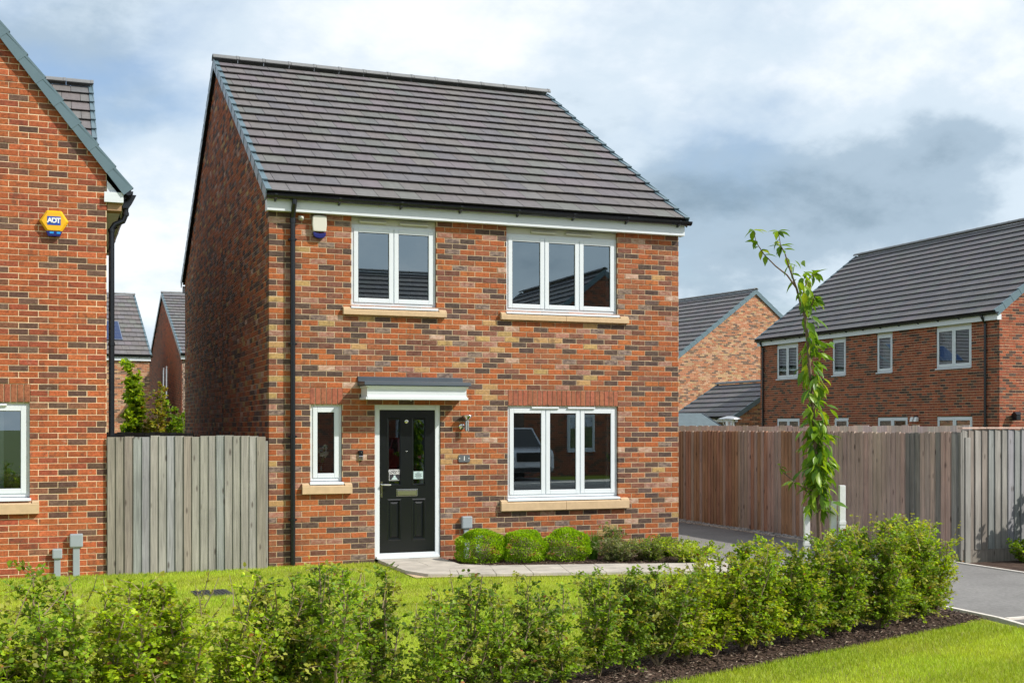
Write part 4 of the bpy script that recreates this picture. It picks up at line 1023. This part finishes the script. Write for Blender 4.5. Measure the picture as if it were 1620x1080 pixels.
# shed, patio heater, drain cover
sd = empty('garden_shed', (11.33, 7.42, 0), R(8), 'garden shed with blue grey felt roof just behind the brown fence', 'shed')
for i in range(16): MB().box(-2.0 + i * 0.125, -2.0 + i * 0.125 + 0.121, 0.1, 0.118, 0, 1.7, ALLW[15]).build('shed_board', M['wood'], sd)
for i in range(14): MB().box(-0.018, 0.0, 0.1 + i * 0.125, 0.1 + i * 0.125 + 0.121, 0, 1.78, ALLW[15]).build('shed_board', M['wood'], sd)
b = MB(); b.prism([(0.0, 1.72), (0.98, 2.12), (1.96, 1.72), (1.96, 1.75), (0.98, 2.16), (0.0, 1.75)], 0, -2.1, 0.06); b.build('felt_roof', M['felt'], sd)
b = MB(); b.prism([(-0.01, 1.66), (0.98, 2.07), (0.98, 2.17), (-0.01, 1.76)], 0, 0.061, 0.085); b.build('barge_board', M['lead'], sd)
ph = empty('patio_heater', (13.95, 11.65, 0), 0, 'metal mushroom patio heater poking above the brown fence', 'patio heater')
MB().lathe([(0.0, 2.13), (0.08, 2.128), (0.27, 2.075), (0.31, 2.05), (0.30, 2.04), (0.08, 2.08), (0.0, 2.09)], n=24).build('heater_hood', M['hotmetal'], ph, smooth=True)
MB().lathe([(0.10, 1.80), (0.13, 1.82), (0.12, 1.98), (0.0, 1.99)], n=18).build('burner', M['hotmetal'], ph)
for k in range(3):
    t = k * 2.1 + 0.4; q = MB(); q.tube([(0.12 * math.cos(t), 0.12 * math.sin(t), 1.8), (0.22 * math.cos(t), 0.22 * math.sin(t), 2.09)], 0.012, 6); q.build('hood_strut', M['hotmetal'], ph)
MB().lathe([(0.03, 0.5), (0.03, 1.8)], n=12).build('pole', M['hotmetal'], ph); MB().lathe([(0.24, 0.0), (0.24, 0.42), (0.05, 0.55)], n=18).build('base', M['hotmetal'], ph)
mc = empty('drain_cover', (-1.02, -2.33, 0.0), R(4), 'black gridded drain cover set in the lawn', 'drain cover')
b = MB(); b.box(-0.2, 0.2, -0.22, 0.22, -0.02, 0.012); b.build('cover_frame', M['iron'], mc, bev=0.004)
for i in range(8):
    for j in range(9): MB().box(-0.17 + i * 0.043, -0.17 + i * 0.043 + 0.032, -0.19 + j * 0.043, -0.19 + j * 0.043 + 0.032, 0.0121, 0.02).build('grid_stud', M['iron'], mc)

# ------------------------------------------------------------------ cars across the road
def car(name, label, loc, rz, paint, tall):
    c = empty(name, loc, rz, label, 'car')
    Lc, Wd, H = (4.7, 0.95, 1.78) if tall else (4.0, 0.86, 1.46)
    hood = 1.10 if tall else 0.92; bz = 0.32 if tall else 0.22
    prof = [(0.0, bz + .12), (0.03, hood - 0.28), (0.10, hood - 0.08), (0.35, hood), (Lc * 0.28, hood + 0.04), (Lc - 0.35, hood + 0.06), (Lc - 0.05, hood - 0.1), (Lc, bz + .2), (Lc - 0.1, bz), (0.1, bz)]
    MB().prism(prof, 0, -Wd, Wd).build('body', paint, c, bev=0.06)
    x = [0.27 * Lc, 0.40 * Lc, Lc - 0.55, Lc - 0.15]; rw_, gw = Wd - 0.22, Wd - 0.08; zt_ = H - 0.03
    b = MB(); b.add([(-gw, x[0], hood + .02), (gw, x[0], hood + .02), (gw, x[3], hood + .03), (-gw, x[3], hood + .03), (-rw_, x[1], zt_), (rw_, x[1], zt_), (rw_, x[2], zt_), (-rw_, x[2], zt_)], BOXF)
    b.build('cabin_glass', M['carglass'], c, bev=0.03)
    MB().box(-rw_ - 0.01, rw_ + 0.01, x[1] - 0.02, x[2] + 0.03, zt_ - 0.01, H + 0.02).build('roof', paint, c, bev=0.02)
    for s in (-1, 1):
        for (y0, z0, r0), (y1, z1, r1) in (((x[0], hood, gw), (x[1], zt_, rw_)), ((Lc * 0.58, hood, gw), (Lc * 0.57, zt_, rw_)), ((x[3], hood, gw), (x[2], zt_, rw_))):
            q = MB(); q.tube([(s * r0, y0, z0), (s * (r1 + .005), y1, z1)], 0.035, 6); q.build('pillar', paint, c)
        for y in (0.82, Lc - 0.85):
            wr = 0.38 if tall else 0.31
            w = MB(); w.lathe([(wr - .06, -0.11), (wr, -0.09), (wr, 0.09), (wr - .06, 0.11)], (s * (Wd - 0.10), y, wr), 24, 0); wo = w.build('wheel', M['tyre'], c)
            MB().lathe([(0.0, -0.10), (wr * .62, -0.115), (wr * .66, -0.09), (wr * .66, 0.09), (wr * .62, 0.115), (0, 0.10)], (s * (Wd - 0.10), y, wr), 16, 0).build('rim', M['chrome'], wo)
        MB().box(min(s * (Wd - .38), s * (Wd - .03)), max(s * (Wd - .38), s * (Wd - .03)), -0.015, 0.1, hood - 0.30, hood - 0.17).build('headlight', M['lens'], c, bev=0.02)
        MB().box(min(s * (Wd + .02), s * (Wd + .22)), max(s * (Wd + .02), s * (Wd + .22)), x[0] + .25, x[0] + .36, hood + 0.02, hood + 0.2).build('mirror', paint, c, bev=0.03)
    MB().box(-Wd + .42, Wd - .42, -0.02, 0.06, hood - 0.42, hood - 0.12).build('grille', M['black'], c, bev=0.015)
    MB().box(-Wd + .12, Wd - .12, -0.03, 0.06, bz + 0.02, bz + 0.16).build('lower_bumper', M['black'], c, bev=0.02)
    MB().box(-0.26, 0.26, -0.045, -0.03, bz + 0.2, bz + 0.31).build('number_plate', M['white'], c)
car('parked_car', 'white off-road car mirrored in the lower right window', (12.15, -21.3, 0), R(180), M['carwhite'], True)
car('parked_car', 'dark red hatchback mirrored in the front door glass', (8.95, -21.9, 0), R(180), M['carred'], False)

# ------------------------------------------------------------------ planting
LEAF_V = [(0, 0, 0), (-0.42, 0.38, 0.10), (-0.26, 0.80, 0.08), (0, 1.0, -0.06), (0.26, 0.80, 0.08), (0.42, 0.38, 0.10), (0, 0.45, 0.0)]
LEAF_F = [(0, 6, 1), (1, 6, 2), (2, 6, 3), (3, 6, 4), (4, 6, 5), (5, 6, 0)]
def rand_dirs(n):
    v = nr.normal(size=(n, 3)); return v / np.linalg.norm(v, axis=1)[:, None]
def leaf_cloud(name, P, A, size, C, mat, parent, tv=LEAF_V, tf=LEAF_F, wid=1.0):
    """P positions, A leaf axis directions, one folded leaf each"""
    n = len(P); A = A / np.linalg.norm(A, axis=1)[:, None]
    B = np.cross(A, rand_dirs(n) * 0.6 + np.array([0.15, -0.15, 1.0])); B /= np.linalg.norm(B, axis=1)[:, None] + 1e-9
    Nn = np.cross(B, A)
    t = np.array(tv)
    V = (t[None, :, 0, None] * wid * B[:, None, :] + t[None, :, 1, None] * A[:, None, :] + t[None, :, 2, None] * Nn[:, None, :]) * size[:, None, None] + P[:, None, :]
    F = (np.array(tf)[None] + (np.arange(n) * len(t))[:, None, None]).reshape(-1, len(tf[0]))
    o = np_mesh(name, V.reshape(-1, 3), F, np.repeat(C, len(t), 0), mat, parent)
    o['kind'] = 'stuff'; return o
def shrub(name, label, cat, loc, h, spread, nst, twigs, leafsize, cols, group=None, lean=(0, 0), bare=0.22, ln=(0.10, 0.28), mat='leaf', tip=None, per=4, up=0.35):
    o = empty(name, loc, rng.uniform(0, 6.28), label, cat, group)
    wood = MB(); P = []; A = []; C = []
    cr, sr = math.cos(-o.rotation_euler.z), math.sin(-o.rotation_euler.z)
    lx, ly = lean[0] * cr - lean[1] * sr, lean[0] * sr + lean[1] * cr
    for s in range(nst):
        t = rng.uniform(0, 6.28); r = spread * rng.uniform(0.1, 1.0) * (0.35 if s == 0 else 1); hh = h * (rng.uniform(0.94, 1.03) if s == 0 else rng.uniform(0.55, 0.98))
        pts = []; n = 7; wx, wy = 0, 0
        for i in range(n + 1):
            f = i / n; wx += rng.uniform(-.03, .03) * h; wy += rng.uniform(-.03, .03) * h
            e = f ** 0.8
            pts.append(Vector((math.cos(t) * r * e + wx * f + lx * f * h, math.sin(t) * r * e + wy * f + ly * f * h, hh * f)))
        wood.tube([tuple(p) for p in pts], [0.011 * h * (1 - 0.8 * i / n) + 0.0015 for i in range(n + 1)], 5, False)
        nt = int(twigs * hh / h)
        for k in range(nt):
            f = bare + (1 - bare) * (k + rng.random()) / nt; i = min(int(f * n), n - 1); p = pts[i].lerp(pts[i + 1], f * n - i)
            a = rng.uniform(0, 6.28); L = rng.uniform(*ln) * (1.15 - 0.55 * f); d = Vector((math.cos(a), math.sin(a), rng.uniform(-0.15, 0.9) + up * f)).normalized()
            q = p + d * L + Vector((0, 0, -0.02)); m_ = p.lerp(q, 0.5) + Vector((rng.uniform(-.02, .02), rng.uniform(-.02, .02), 0.015))
            wood.tube([tuple(p), tuple(m_), tuple(q)], [0.0025, 0.0025, 0.0015], 3, False)
            nn = max(3, int(L / 0.026)); new = rng.random() < 0.28
            shade = rng.uniform(0.68, 1.25)
            for j in range(nn):
                g = (j + 0.6) / nn; c0 = (p.lerp(m_, g * 2) if g < .5 else m_.lerp(q, g * 2 - 1))
                for _ in range(per if rng.random() < 0.8 else 1):
                    P.append(c0 + Vector((rng.gauss(0, .012), rng.gauss(0, .012), rng.gauss(0, .010))))
                    A.append(d * 0.5 + Vector((rng.gauss(0, .6), rng.gauss(0, .6), rng.gauss(-0.05, .45))))
                    base = tip if (tip and (new and g > 0.5)) else rng.choice(cols)
                    if rng.random() < 0.012: base = (0.30, 0.13, 0.04)
                    k_ = shade * rng.uniform(0.72, 1.28); C.append((base[0] * k_, base[1] * k_, base[2] * k_))
    for _ in range(nst // 2):
        t = rng.uniform(0, 6.28); r = spread * rng.uniform(.2, .8); p = Vector((math.cos(t) * r, math.sin(t) * r, h * rng.uniform(.7, .9))); q = p + Vector((rng.uniform(-.1, .1), rng.uniform(-.1, .1), rng.uniform(.12, .24) * min(h, 1.2)))
        wood.tube([tuple(p), tuple(p.lerp(q, .5) + Vector((rng.uniform(-.02, .02), 0, 0))), tuple(q)], [0.004, 0.003, 0.0015], 3, False)
        for j in range(7):
            P.append(p.lerp(q, rng.random())); A.append(Vector((rng.gauss(0, .7), rng.gauss(0, .7), rng.gauss(.2, .4)))); C.append(tip or rng.choice(cols))
    wood.build('stems', M['twig'], o)
    n = len(P)
    leaf_cloud('foliage', np.array(P), np.array(A), nr.uniform(0.65, 1.2, n) * leafsize, np.array(C), M[mat], o)
    return o
GREENS = [(0.24, 0.385, 0.022), (0.176, 0.304, 0.02), (0.32, 0.465, 0.03), (0.137, 0.249, 0.019)]
DARKG = [(0.132, 0.236, 0.019), (0.173, 0.283, 0.024), (0.101, 0.188, 0.016), (0.235, 0.329, 0.032)]
LIME = [(0.382, 0.521, 0.024), (0.306, 0.459, 0.019), (0.458, 0.565, 0.035), (0.215, 0.352, 0.019)]
TIP = (0.36, 0.38, 0.07)
# hedge plants: place along the hedge line u, height, look, density
HEDGE = []
u = -3.55
while u < 5.6:
    hm = float(np.interp(u, [-3.6, -2.6, -2.2, -1.7, -1.2, -0.9, -0.4, 0.1, 0.6, 1.2, 2.0, 2.5, 2.9, 3.5, 4.3, 5.0, 5.5], [1.10, 1.03, 1.07, 0.90, 1.04, 1.02, 0.80, 0.82, 0.72, 0.76, 0.74, 0.94, 0.82, 0.86, 0.98, 0.94, 0.86]))
    dn = float(np.interp(u, [-3.6, -2.2, -1.7, -1.1, -0.4, 1.5, 2.3, 5.6], [64, 56, 38, 36, 24, 26, 42, 56])); k = rng.random()
    c = (GREENS if k < .5 else LIME) if u < -1.7 or u > 1.9 else (DARKG if k < .55 else GREENS)
    HEDGE.append((u, hm * rng.uniform(0.94, 1.05), int(dn * rng.uniform(.75, 1.2)), 6 if dn < 30 else 9, c)); u += rng.uniform(0.26, 0.36)
OUT = [q for q in HEDGE if q[0] < -3.08]; HEDGE = [q for q in HEDGE if q[0] >= -3.08]; NH = len(HEDGE)
ORD = ['first', 'second', 'third', 'fourth', 'fifth', 'sixth', 'seventh', 'eighth', 'ninth', 'tenth', 'eleventh', 'twelfth', 'thirteenth', 'fourteenth', 'fifteenth', 'sixteenth', 'seventeenth', 'eighteenth', 'nineteenth', 'twentieth']
for i, (u, hgt, tw, ns, c) in enumerate(OUT + HEDGE):
    i -= len(OUT)
    look = 'lime green' if c is LIME else ('dark green, sparse' if c is DARKG else 'mid green')
    if i < 0: lab = ('hedge shrub just beyond the left edge of the photo', 'hedge shrub farther beyond the left edge of the photo', 'third hedge shrub beyond the left edge of the photo')[min(-1 - i, 2)]
    elif i < NH / 2: lab = '%s hedge shrub, %s from the left edge of the photo' % (look, ORD[i])
    else: lab = '%s hedge shrub, %s from the driveway end of the hedge' % (look, ORD[NH - 1 - i])
    shrub('hedge_shrub', lab, 'shrub', (u, HX(u) + rng.uniform(-.07, .07), 0.0), hgt, 0.27 if tw < 34 else 0.32, ns, tw, 0.031, c,
          'young hedge shrubs along the front', (rng.uniform(-.1, .1), rng.uniform(-.05, .05)), tip=TIP, bare=0.12)
# clipped box balls under the window
def box_ball(label, loc, r, n=5200):
    o = empty('box_ball', loc, 0, label, 'shrub', 'clipped box balls under the window')
    d = rand_dirs(n); d[:, 2] = np.where(d[:, 2] < -0.75, -d[:, 2], d[:, 2])
    lump = 1 + 0.07 * np.sin(d[:, 0] * 6 + loc[0] * 9) * np.cos(d[:, 1] * 5 + loc[0] * 4) + 0.06 * np.sin(d[:, 2] * 8 + loc[0] * 5 + d[:, 0] * 3)
    rad = r * lump * (1 - np.abs(nr.normal(0, 0.06, n))) + nr.normal(0, 0.004, n)
    P = d * rad[:, None] * np.array([1.02, 0.95, 0.74]); P[:, 2] += r * 0.60; ok = P[:, 2] > 0.02; P, d = P[ok], d[ok]; n = len(P)
    C = np.array([[0.32, 0.52, 0.014], [0.26, 0.45, 0.014], [0.38, 0.57, 0.02], [0.19, 0.35, 0.012]])[nr.integers(0, 4, n)] * nr.uniform(0.75, 1.25, n)[:, None]
    leaf_cloud('foliage', P, d + rand_dirs(n) * 0.7 + np.array([0, 0, 0.3]), nr.uniform(0.016, 0.027, n), C, M['leaf'], o)
    m = 22; b = MB()
    for k in range(m):
        v = Vector(rand_dirs(1)[0]); v.z = abs(v.z) * 0.8 + 0.2; e = v.normalized() * r * 0.8; b.tube([(0, 0, 0), (e.x * .4, e.y * .4, r * .45), (e.x, e.y, r * .86 + e.z * .7)], [0.008, 0.005, 0.002], 4, False)
    b.build('stems', M['twig'], o)
box_ball('clipped box ball nearest the front door', (2.77, -0.55, 0.0), 0.335, 8000)
box_ball('clipped box ball in the middle of the three under the window', (3.36, -0.64, 0.0), 0.325, 8000)
box_ball('clipped box ball farthest from the door', (3.98, -0.70, 0.0), 0.325, 8000)
# ornamental grass and low planting to its right
def grass_clump(name, label, loc, n, h, cols, spread=0.12):
    o = empty(name, loc, 0, label, 'plant'); b = MB()
    for _ in range(n):
        t = rng.uniform(0, 6.28); r = rng.uniform(0.01, 0.06); L = h * rng.uniform(.6, 1.1); e = spread * rng.uniform(.3, 1.5); w = 0.005; c = jit(rng.choice(cols), .2)
        d = Vector((math.cos(t), math.sin(t), 0)); s = Vector((-d.y, d.x, 0)) * w
        p0 = d * r; p1 = d * (r + e * .35) + Vector((0, 0, L * .62)); p2 = d * (r + e) + Vector((0, 0, L * .95))
        b.add([tuple(p0 - s), tuple(p0 + s), tuple(p1 + s), tuple(p1 - s), tuple(p2)], [(0, 1, 2, 3), (3, 2, 4)], c)
    q = b.build('blades', M['blade'], o); q['kind'] = 'stuff'
grass_clump('grass_clump', 'upright green grass clump right of the box balls', (4.36, -0.72, 0.0), 260, 0.42, [(0.09, 0.20, 0.02), (0.13, 0.25, 0.03)])
GREYG = [(0.20, 0.26, 0.10), (0.24, 0.29, 0.12), (0.14, 0.22, 0.07), (0.32, 0.36, 0.18)]
shrub('low_shrub', 'grey green open shrub against the wall beside the grass clump', 'shrub', (4.75, -0.45, 0), 0.48, 0.24, 11, 20, 0.026, DARKG + GREYG, bare=0.05, ln=(.06, .18))
shrub('low_shrub', 'silvery spreading shrub at the path edge beside the box balls', 'shrub', (4.55, -1.05, 0), 0.30, 0.42, 26, 18, 0.024, GREYG, bare=0.02, ln=(.06, .18))
shrub('low_shrub', 'silvery spreading shrub in the middle of the low planting', 'shrub', (5.05, -1.10, 0), 0.30, 0.44, 26, 18, 0.024, GREYG + GREENS, bare=0.02, ln=(.06, .18))
shrub('low_shrub', 'yellow green spreading shrub at the house corner by the drive', 'shrub', (5.50, -0.75, 0), 0.28, 0.44, 26, 18, 0.026, LIME + GREENS, bare=0.02, ln=(.06, .18))
shrub('low_shrub', 'yellow green spreading shrub overhanging the path end', 'shrub', (5.45, -1.55, 0), 0.26, 0.46, 28, 18, 0.026, LIME, bare=0.02, ln=(.06, .18))
# plants behind the left fence
shrub('young_tree', 'tall light green young tree behind the left fence', 'tree', (-0.75, 15.1, 0), 3.40, 0.34, 5, 60, 0.10, LIME + [(0.13, 0.22, 0.03)], bare=0.35, ln=(.15, .40))
shrub('garden_shrub', 'bronze and yellow shrub behind the left fence', 'shrub', (-0.30, 15.0, 0), 2.95, 0.55, 8, 32, 0.085, [(0.36, 0.36, 0.06), (0.40, 0.28, 0.07), (0.24, 0.30, 0.04)], bare=0.35, ln=(.15, .35))
shrub('garden_shrub', 'dark green bush low behind the left fence beside the house wall', 'shrub', (0.20, 14.8, 0), 2.35, 0.5, 9, 30, 0.08, GREENS, bare=0.3, ln=(.15, .35))
shrub('garden_shrub', 'bright green bush beside the downpipe behind the left fence', 'shrub', (-1.65, 14.6, 0), 2.05, 0.5, 9, 26, 0.07, GREENS + LIME, bare=0.3, ln=(.12, .3))
# right edge
shrub('garden_shrub', 'dark leafy shrub in front of the capped fence at the right edge', 'shrub', (10.42, -3.35, 0), 1.05, 0.50, 12, 20, 0.075, [(0.06, 0.14, 0.025), (0.045, 0.11, 0.02), (0.09, 0.18, 0.03)], bare=0.1, ln=(.1, .3))
shrub('low_shrub', 'low green tuft at the foot of the capped fence', 'shrub', (9.75, -3.1, 0), 0.30, 0.26, 10, 10, 0.05, GREENS, bare=0.02, ln=(.06, .16))
shrub('garden_shrub', 'leafy bush across the road mirrored in the lower window', 'shrub', (16.9, -23.8, 0), 1.1, 0.6, 12, 20, 0.07, GREENS, bare=0.05, ln=(.1, .3))

# ------------------------------------------------------------------ young cherry tree with stakes
def cherry():
    o = empty('cherry_tree', (3.98, -6.655, 0), 0, 'slim staked young cherry tree rising behind the hedge', 'tree')
    c, s = math.cos(0.36262), math.sin(0.36262); Z = 11.342; f = 1935.9
    def w(x, y, dz=0.0):                                   # positions in the tree's own upright plane
        zz = Z + dz; X = (x - 810) / f * zz - (1300.0 - 810) / f * Z
        return Vector((X * c + dz * s, -X * s + dz * c, 1.8528 - (y - 674.64) * zz / f))
    tr = [w(1300, 1003), w(1297, 900, .03), w(1294, 780, -.02), w(1289, 690, .02), w(1284, 620), w(1279, 560, -.03), w(1274, 503), w(1266, 479, .02), w(1260, 456, .04)]
    MB().tube([tuple(p) for p in tr], [0.026, 0.024, 0.021, 0.019, 0.017, 0.015, 0.013, 0.011, 0.010], 10).build('trunk', M['bark'], o, smooth=True)
    br = [[w(1260, 456, .04), w(1245, 435, .06), w(1227, 421, .05), w(1209, 403, .02), w(1196, 383, 0), w(1192, 364, 0)],
          [w(1260, 456, .04), w(1250, 428, -.05), w(1241, 399, -.08), w(1235, 389, -.09), w(1231, 366, -.08)],
          [w(1266, 479, .02), w(1275, 450, .08), w(1282, 436, .10), w(1293, 432, .12)],
          [w(1294, 780), w(1262, 765, -.15), w(1250, 760, -.2)], [w(1295, 790), w(1270, 772, .1), w(1236, 745, .16), w(1233, 735, .16)],
          [w(1274, 503), w(1285, 480, -.1), w(1290, 465, -.14)], [w(1279, 540), w(1300, 540, .1), w(1312, 545, .14)]]
    for p in br: MB().tube([tuple(q) for q in p], [0.009 - 0.0065 * i / (len(p) - 1) for i in range(len(p))], 7).build('branch', M['bark'], o)
    tv = [(0, 0, 0), (-.10, .14, .03), (-.21, .38, .05), (-.18, .62, .04), (-.08, .84, .0), (0, 1.02, -.07), (.08, .84, .0), (.18, .62, .04), (.21, .38, .05), (.10, .14, .03), (0, .3, -.01), (0, .6, -.02), (0, .82, -.035)]
    tf = [(0, 10, 1), (1, 10, 2), (2, 10, 11, 3), (3, 11, 12, 4), (4, 12, 5), (5, 12, 6), (6, 12, 11, 7), (7, 11, 10, 8), (8, 10, 9), (9, 10, 0)]
    cols = [(0.16, 0.29, 0.022), (0.125, 0.24, 0.02), (0.23, 0.37, 0.03), (0.085, 0.18, 0.018), (0.30, 0.40, 0.035), (0.10, 0.21, 0.02)]
    ms = []
    for q, cc in enumerate(cols):
        b = MB(); bend = 0.10 + 0.05 * (q % 3)
        b.add([(x, y, z - bend * y * y) for x, y, z in tv], tf, cc); ms.append(b.mesh('leaf', M['leaf_gloss'], smooth=True))
    def leaf(p, d, size, m=None):
        d = d.normalized(); side = d.cross(Vector((rng.gauss(0, .35), rng.gauss(0, .35), 1))).normalized(); nn = side.cross(d)
        inst('leaf', m or rng.choice(ms), o, frame(side * size, d * size, nn * size, p))
    def on(path, f):
        k = f * (len(path) - 1); i = min(int(k), len(path) - 2); return path[i].lerp(path[i + 1], k - i)
    # (count, y from, y to, half width px, shift px)
    for cnt, y0, y1, hw, sh in ((24, 425, 480, 22, 16), (30, 480, 540, 20, 13), (56, 540, 600, 28, 10), (95, 600, 680, 32, 7), (140, 680, 760, 36, 3), (140, 745, 822, 36, 0)):
        for _ in range(cnt):
            y = rng.uniform(y0, y1); xt = np.interp(y, [364, 456, 503, 560, 690, 780, 1003], [1235, 1260, 1274, 1279, 1289, 1294, 1300])
            dx = rng.gauss(sh, hw * .45); p = w(xt + dx * 0.55, y - 14, rng.gauss(0, .09))
            d = Vector((dx / 60 * c + rng.gauss(0, .35), -dx / 60 * s + rng.gauss(0, .4), rng.uniform(-1.0, -0.1)))
            leaf(p, d, rng.uniform(0.085, 0.16))
    for pth_, cnt in ((br[0], 9), (br[1], 13), (br[2], 12), (br[3], 9), (br[4], 5), (br[5], 8), (br[6], 9)):
        for _ in range(cnt):
            p = on(pth_, rng.uniform(.55, 1.0) if pth_ is not br[1] else rng.uniform(.2, 1)); d = Vector((rng.gauss(.25, .7) * c, rng.gauss(0, .5), rng.gauss(-.15, .45))); leaf(p, d, rng.uniform(.07, .13))
    for p in (br[0][-1], br[1][-1], br[1][-2]):
        for k in range(5): leaf(p, Vector((math.cos(k * 1.3) * .9, math.sin(k * 1.3) * .6, rng.uniform(-.5, .2))), rng.uniform(.09, .14))
cherry()
for lab, (x, y), ztop, wd in (('short white timber stake left of the cherry trunk', (3.86, -6.59), 1.11, 0.05), ('white timber stake close behind the cherry trunk, right side', (4.10, -6.66), 1.16, 0.055), ('tallest white timber stake right of the cherry trunk', (4.155, -6.72), 1.31, 0.055)):
    sk = empty('tree_stake', (x, y, 0), R(-20), lab, 'stake', 'white stakes round the cherry tree')
    MB().box(-wd / 2, wd / 2, -wd / 2, wd / 2, -0.05, ztop).build('stake_post', M['stake'], sk, bev=0.004)
    MB().prism([(-wd / 2, -0.05), (wd / 2, -0.05), (wd * .3, -0.25), (-wd * .3, -0.25)], 1, -wd / 2, wd / 2).build('stake_point', M['stake'], sk)
    MB().box(-wd / 2 - .004, wd / 2 + .004, -wd / 2 - .004, wd / 2 + .004, ztop - 0.36, ztop - 0.33).build('tie_band', M['stake'], sk)

# ------------------------------------------------------------------ lawn grass
def blades(name, label, n, poly, test, h):
    xs = nr.uniform(poly[0], poly[1], n); ys_ = nr.uniform(poly[2], poly[3], n)
    ok = test(xs, ys_); xs, ys_ = xs[ok], ys_[ok]; n = len(xs)
    t = nr.uniform(0, 6.28, n); L = nr.uniform(.6, 1.2, n) * h; w_ = nr.uniform(.0022, .004, n)
    le = nr.uniform(.1, .8, n) * L; a2 = nr.uniform(0, 6.28, n)
    P0 = np.stack([xs, ys_, np.zeros(n)], 1); S1 = np.stack([np.cos(t), np.sin(t), np.zeros(n)], 1) * w_[:, None]
    T_ = P0 + np.stack([np.cos(a2) * le, np.sin(a2) * le, L], 1)
    V = np.stack([P0 - S1, P0 + S1, T_], 1).reshape(-1, 3); F = np.arange(3 * n).reshape(n, 3)
    pt = np.sin(xs * 1.7 + 0.6 * np.sin(ys_ * 2.1)) * np.cos(ys_ * 1.9 + xs * .6) + .5 * np.sin(xs * 5.3) * np.sin(ys_ * 4.7)
    base = np.array([0.35, 0.46, 0.034])[None] + (pt * .5)[:, None] * np.array([0.085, 0.03, 0.016])[None]
    base = base * (1 + .10 * np.sign(np.sin((xs * .35 - ys_ * .94) * 5.6)))[:, None]
    C = base * nr.uniform(.7, 1.3, n)[:, None]; dry = nr.random(n) < .05 + .16 * np.clip(np.sin(xs * 3.1 + 2 * np.sin(ys_ * 1.3)) * np.sin(ys_ * 2.7 + xs) - .35, 0, 1); C[dry] = np.array([.40, .36, .15]) * nr.uniform(.7, 1.1, dry.sum())[:, None]
    tag(np_mesh(name, V, F, np.repeat(np.clip(C, .01, 1), 3, 0), M['blade']), label, 'grass', kind='stuff')
def back_lawn(x, y):
    p = (y < -0.03) & (y > HX(x) + 0.40) & (x < 5.80)
    pathy = (x > 1.44) & (y > -2.02 - 0.255 * (x - 2.2)) & (x > 1.9) | ((x > 1.44) & (x < 2.45) & (y > -1.88 - (x - 1.6) * .2)) | ((x > 2.4) & (y > -2.02 - .255 * (x - 2.2)))
    cov = (np.abs(x + 1.02) < .21) & (np.abs(y + 2.33) < .23)
    return p & ~pathy & ~cov
blades('grass', 'mown green lawn between the house and the hedge', 400000, (-7.5, 5.8, -9.6, 0.0), back_lawn, 0.034)
def front_lawn(x, y): return (y < HX(x) - 0.45) & (x < 5.62 - np.clip(-7.6 - y, 0, 9) * .02) & (y > -10.6)
blades('grass', 'sunlit green lawn in front of the hedge', 150000, (-0.5, 5.7, -10.6, -6.3), front_lawn, 0.036)
